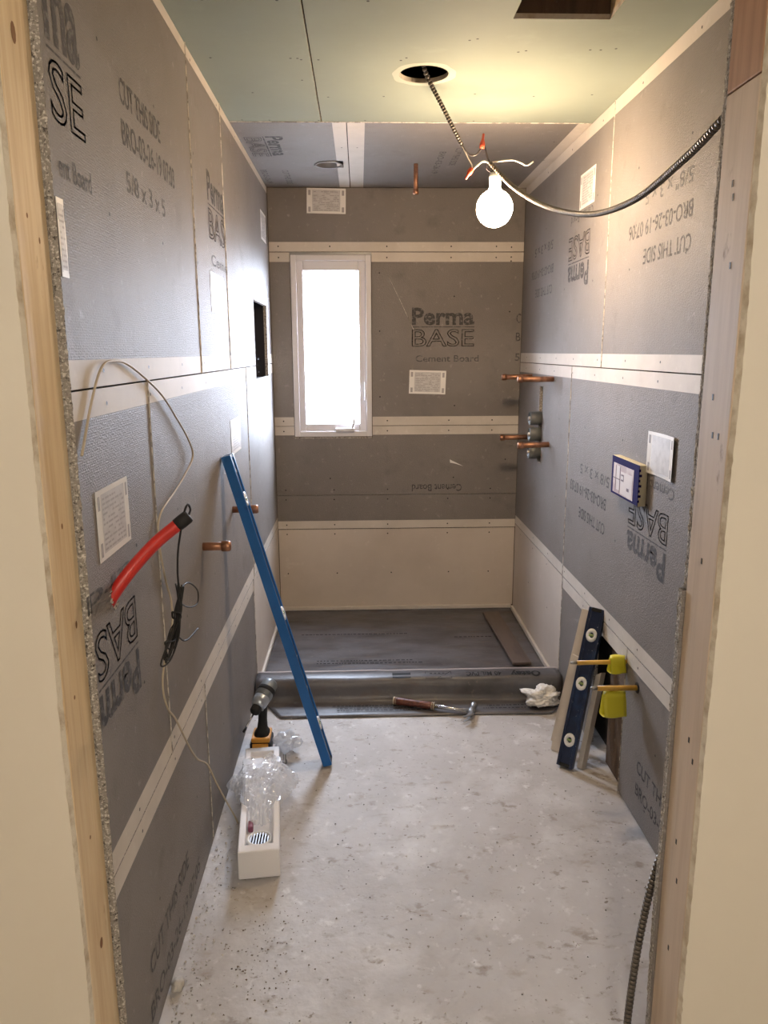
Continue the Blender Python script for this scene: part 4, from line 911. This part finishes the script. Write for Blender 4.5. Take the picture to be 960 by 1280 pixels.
# drill -------------------------------------------------------------------
t = thing('cordless_drill', 'black and grey cordless drill with yellow battery standing by left wall', 'drill', (0.082, 2.665, 0))
ax = Vector((-0.36, -0.80, -0.48)).normalized(); c0 = Vector((0.098, 2.700, 0.222))
m = frame(c0, ax, (1, 0, 0))
MB().lathe([(0.012, -0.052), (0.024, -0.050), (0.031, -0.040), (0.033, -0.01), (0.033, 0.022), (0.030, 0.026)], m, 22).build('motor_housing', DGREY, t)
MB().lathe([(0.0335, -0.014), (0.0345, -0.012), (0.0345, 0.002), (0.0335, 0.004)], m, 22).build('trim_band', BLACK, t)
MB().lathe([(0.029, 0.024), (0.031, 0.028), (0.030, 0.052), (0.025, 0.066), (0.020, 0.070)], m, 22).build('gear_case', mat('drill_case_silver', (0.42, 0.46, 0.50), 0.32, 0.7), t)
ck = MB().lathe([(0.019, 0.068), (0.020, 0.074), (0.020, 0.090), (0.014, 0.098), (0.006, 0.102)], m, 16).build('chuck', BLACK, t)
bt = MB().tube([m @ Vector((0, 0, 0.098)), m @ Vector((0, 0, 0.165))], 0.0036, 8).build('driver_bit', CHROME, t)
MB().tube([m @ Vector((0, 0, 0.160)), m @ Vector((0, 0, 0.182))], 0.0045, 8).build('bit_tip', BLACK, bt)
hd = MB()
prof = [((0.092, 2.690, 0.215), 0.019, 0.026), ((0.088, 2.688, 0.165), 0.0165, 0.022), ((0.085, 2.686, 0.115), 0.0165, 0.023), ((0.083, 2.684, 0.080), 0.020, 0.028), ((0.082, 2.680, 0.066), 0.030, 0.042)]
vs = []; n = 16
for (x, y, z), a, b in prof:
    for j in range(n):
        q = 2*math.pi*j/n; vs.append((x+a*math.copysign(abs(math.cos(q))**0.7, math.cos(q)), y+b*math.copysign(abs(math.sin(q))**0.7, math.sin(q)), z))
hd.add(vs, [(i*n+j, i*n+(j+1) % n, (i+1)*n+(j+1) % n, (i+1)*n+j) for i in range(len(prof)-1) for j in range(n)]+[tuple(range(n)), tuple(4*n+j for j in range(n))], 0, True)
hd.build('handle', BLACK, t)
MB().bbox((0.082, 2.655, 0.165), (0.094, 2.672, 0.190), 0.003).build('trigger', GREYM, t)
MB().bbox((0.040, 2.630, 0.001), (0.120, 2.725, 0.046), 0.006).build('battery', BLACK, t)
MB().bbox((0.050, 2.627, 0.006), (0.110, 2.634, 0.044), 0.002).bbox((0.046, 2.632, 0.046), (0.116, 2.722, 0.066), 0.005).build('battery_cover', ORANGE, t)

# hammer --------------------------------------------------------------------
t = thing('claw_hammer', 'claw hammer with brown leather grip lying before the shower kerb', 'hammer', (0.76, 2.98, 0.008))
ha, hb = Vector((0.600, 3.012, 0.026)), Vector((0.922, 2.905, 0.024)); hd_ = (hb-ha).normalized(); HMX = frame(ha, hd_, (0, 0, 1)); HL = (hb-ha).length
MB().lathe([(0.010, 0.004), (0.0155, 0.008), (0.0165, 0.03), (0.0145, 0.09), (0.0155, 0.15), (0.0135, 0.178)], HMX, 16).build('grip', LEATHER, t)
for a, b in ((0.0, 0.008), (0.012, 0.015), (0.168, 0.172), (0.176, 0.181)): MB().lathe([(0.014, a), (0.0172, a+0.001), (0.0172, b-0.001), (0.014, b)], HMX, 16).build('grip_ring', BEIGE, t)
MB().tube([HMX @ Vector((0, 0, 0.17)), HMX @ Vector((0, 0, 0.24)), HMX @ Vector((0, 0, HL-0.005))], 0.008, 10, rad=[0.0095, 0.0075, 0.009]).build('shaft', CHROME, t)
side = Vector((-hd_.y, hd_.x, 0)); hc = hb.copy()
MB().lathe([(0.0135, 0.062), (0.0145, 0.060), (0.0145, 0.046), (0.010, 0.040), (0.0105, 0.026), (0.014, 0.016), (0.014, -0.016), (0.010, -0.022)], frame(hc, side, (0, 0, 1)), 16).build('head', GREYM, t)
for s in (-1, 1):
    vs = []
    path = [(0.0, -0.016, 0.010), (0.004, -0.040, 0.010), (-0.004, -0.062, 0.008), (-0.018, -0.080, 0.003)]
    mb = MB()
    for k, (al, sd_, hh) in enumerate(path):
        w_ = [0.009, 0.008, 0.0065, 0.004][k]; c_ = hc+hd_*al+side*sd_+Vector((0, 0, s*(0.0065+0.0012*k)))
        for e, g in ((-1, -1), (1, -1), (1, 1), (-1, 1)): vs.append(c_+hd_*(e*hh*0.6)+Vector((0, 0, g*w_*0.55)))
    mb.add(vs, [(4*i+j, 4*i+(j+1) % 4, 4*i+4+(j+1) % 4, 4*i+4+j) for i in range(3) for j in range(4)]+[(0,1,2,3), (12,13,14,15)])
    mb.build('claw', GREYM, t)

# crumbs of board and plaster on the floor -----------------------------------
def crumbs(name, n, m, size, region, label, seed):
    rnd = random.Random(seed); mb = MB()
    for k in range(n):
        x, y = region(rnd); e = size*rnd.uniform(0.4, 1.4); a = rnd.uniform(0, 6.28); q = []
        for j in range(3): q.append((x+e*math.cos(a+j*2.1)*rnd.uniform(0.6, 1.3), y+e*math.sin(a+j*2.1)*rnd.uniform(0.6, 1.3), 0.0002))
        q.append((x, y, e*rnd.uniform(0.5, 1.1)))
        mb.add(q, [(0,1,3), (1,2,3), (2,0,3), (0,2,1)])
    return mb, m, label
def anywhere(r): return r.uniform(0.03, W-0.03), r.uniform(1.35, 2.88)
def along_left(r): return 0.012+abs(r.gauss(0, 0.05)), r.uniform(1.3, 2.2)
def patch(r): return r.gauss(0.22, 0.07), r.gauss(1.66, 0.10)
def clear_of(x, y): q = FM.inverted() @ Vector((x, y, 0)); return not (-FWD-0.01 < q.x < FWD+0.01 and -0.01 < q.y < FL+0.01)
allc = MB(); cmats = []
for k, (n_, m_, sz, reg) in enumerate(((220, mat('dark_grit', (0.10, 0.085, 0.07), 0.9), 0.0026, anywhere), (160, PALE, 0.0033, anywhere), (260, PALE, 0.0036, along_left), (160, mat('brown_grit', (0.20, 0.155, 0.11), 0.9), 0.0028, patch))):
    mb, m_, _ = crumbs('x', n_, m_, sz, reg, '', k+1)
    for c in range(0, len(mb.v), 4):
        if clear_of(mb.v[c+3][0], mb.v[c+3][1]): allc.add(mb.v[c:c+4], [(0,1,3), (1,2,3), (2,0,3), (0,2,1)], k)
    cmats.append(m_)
tag(allc.build('floor_crumbs', cmats), 'grit and plaster crumbs scattered over the concrete floor', 'debris', kind='stuff')
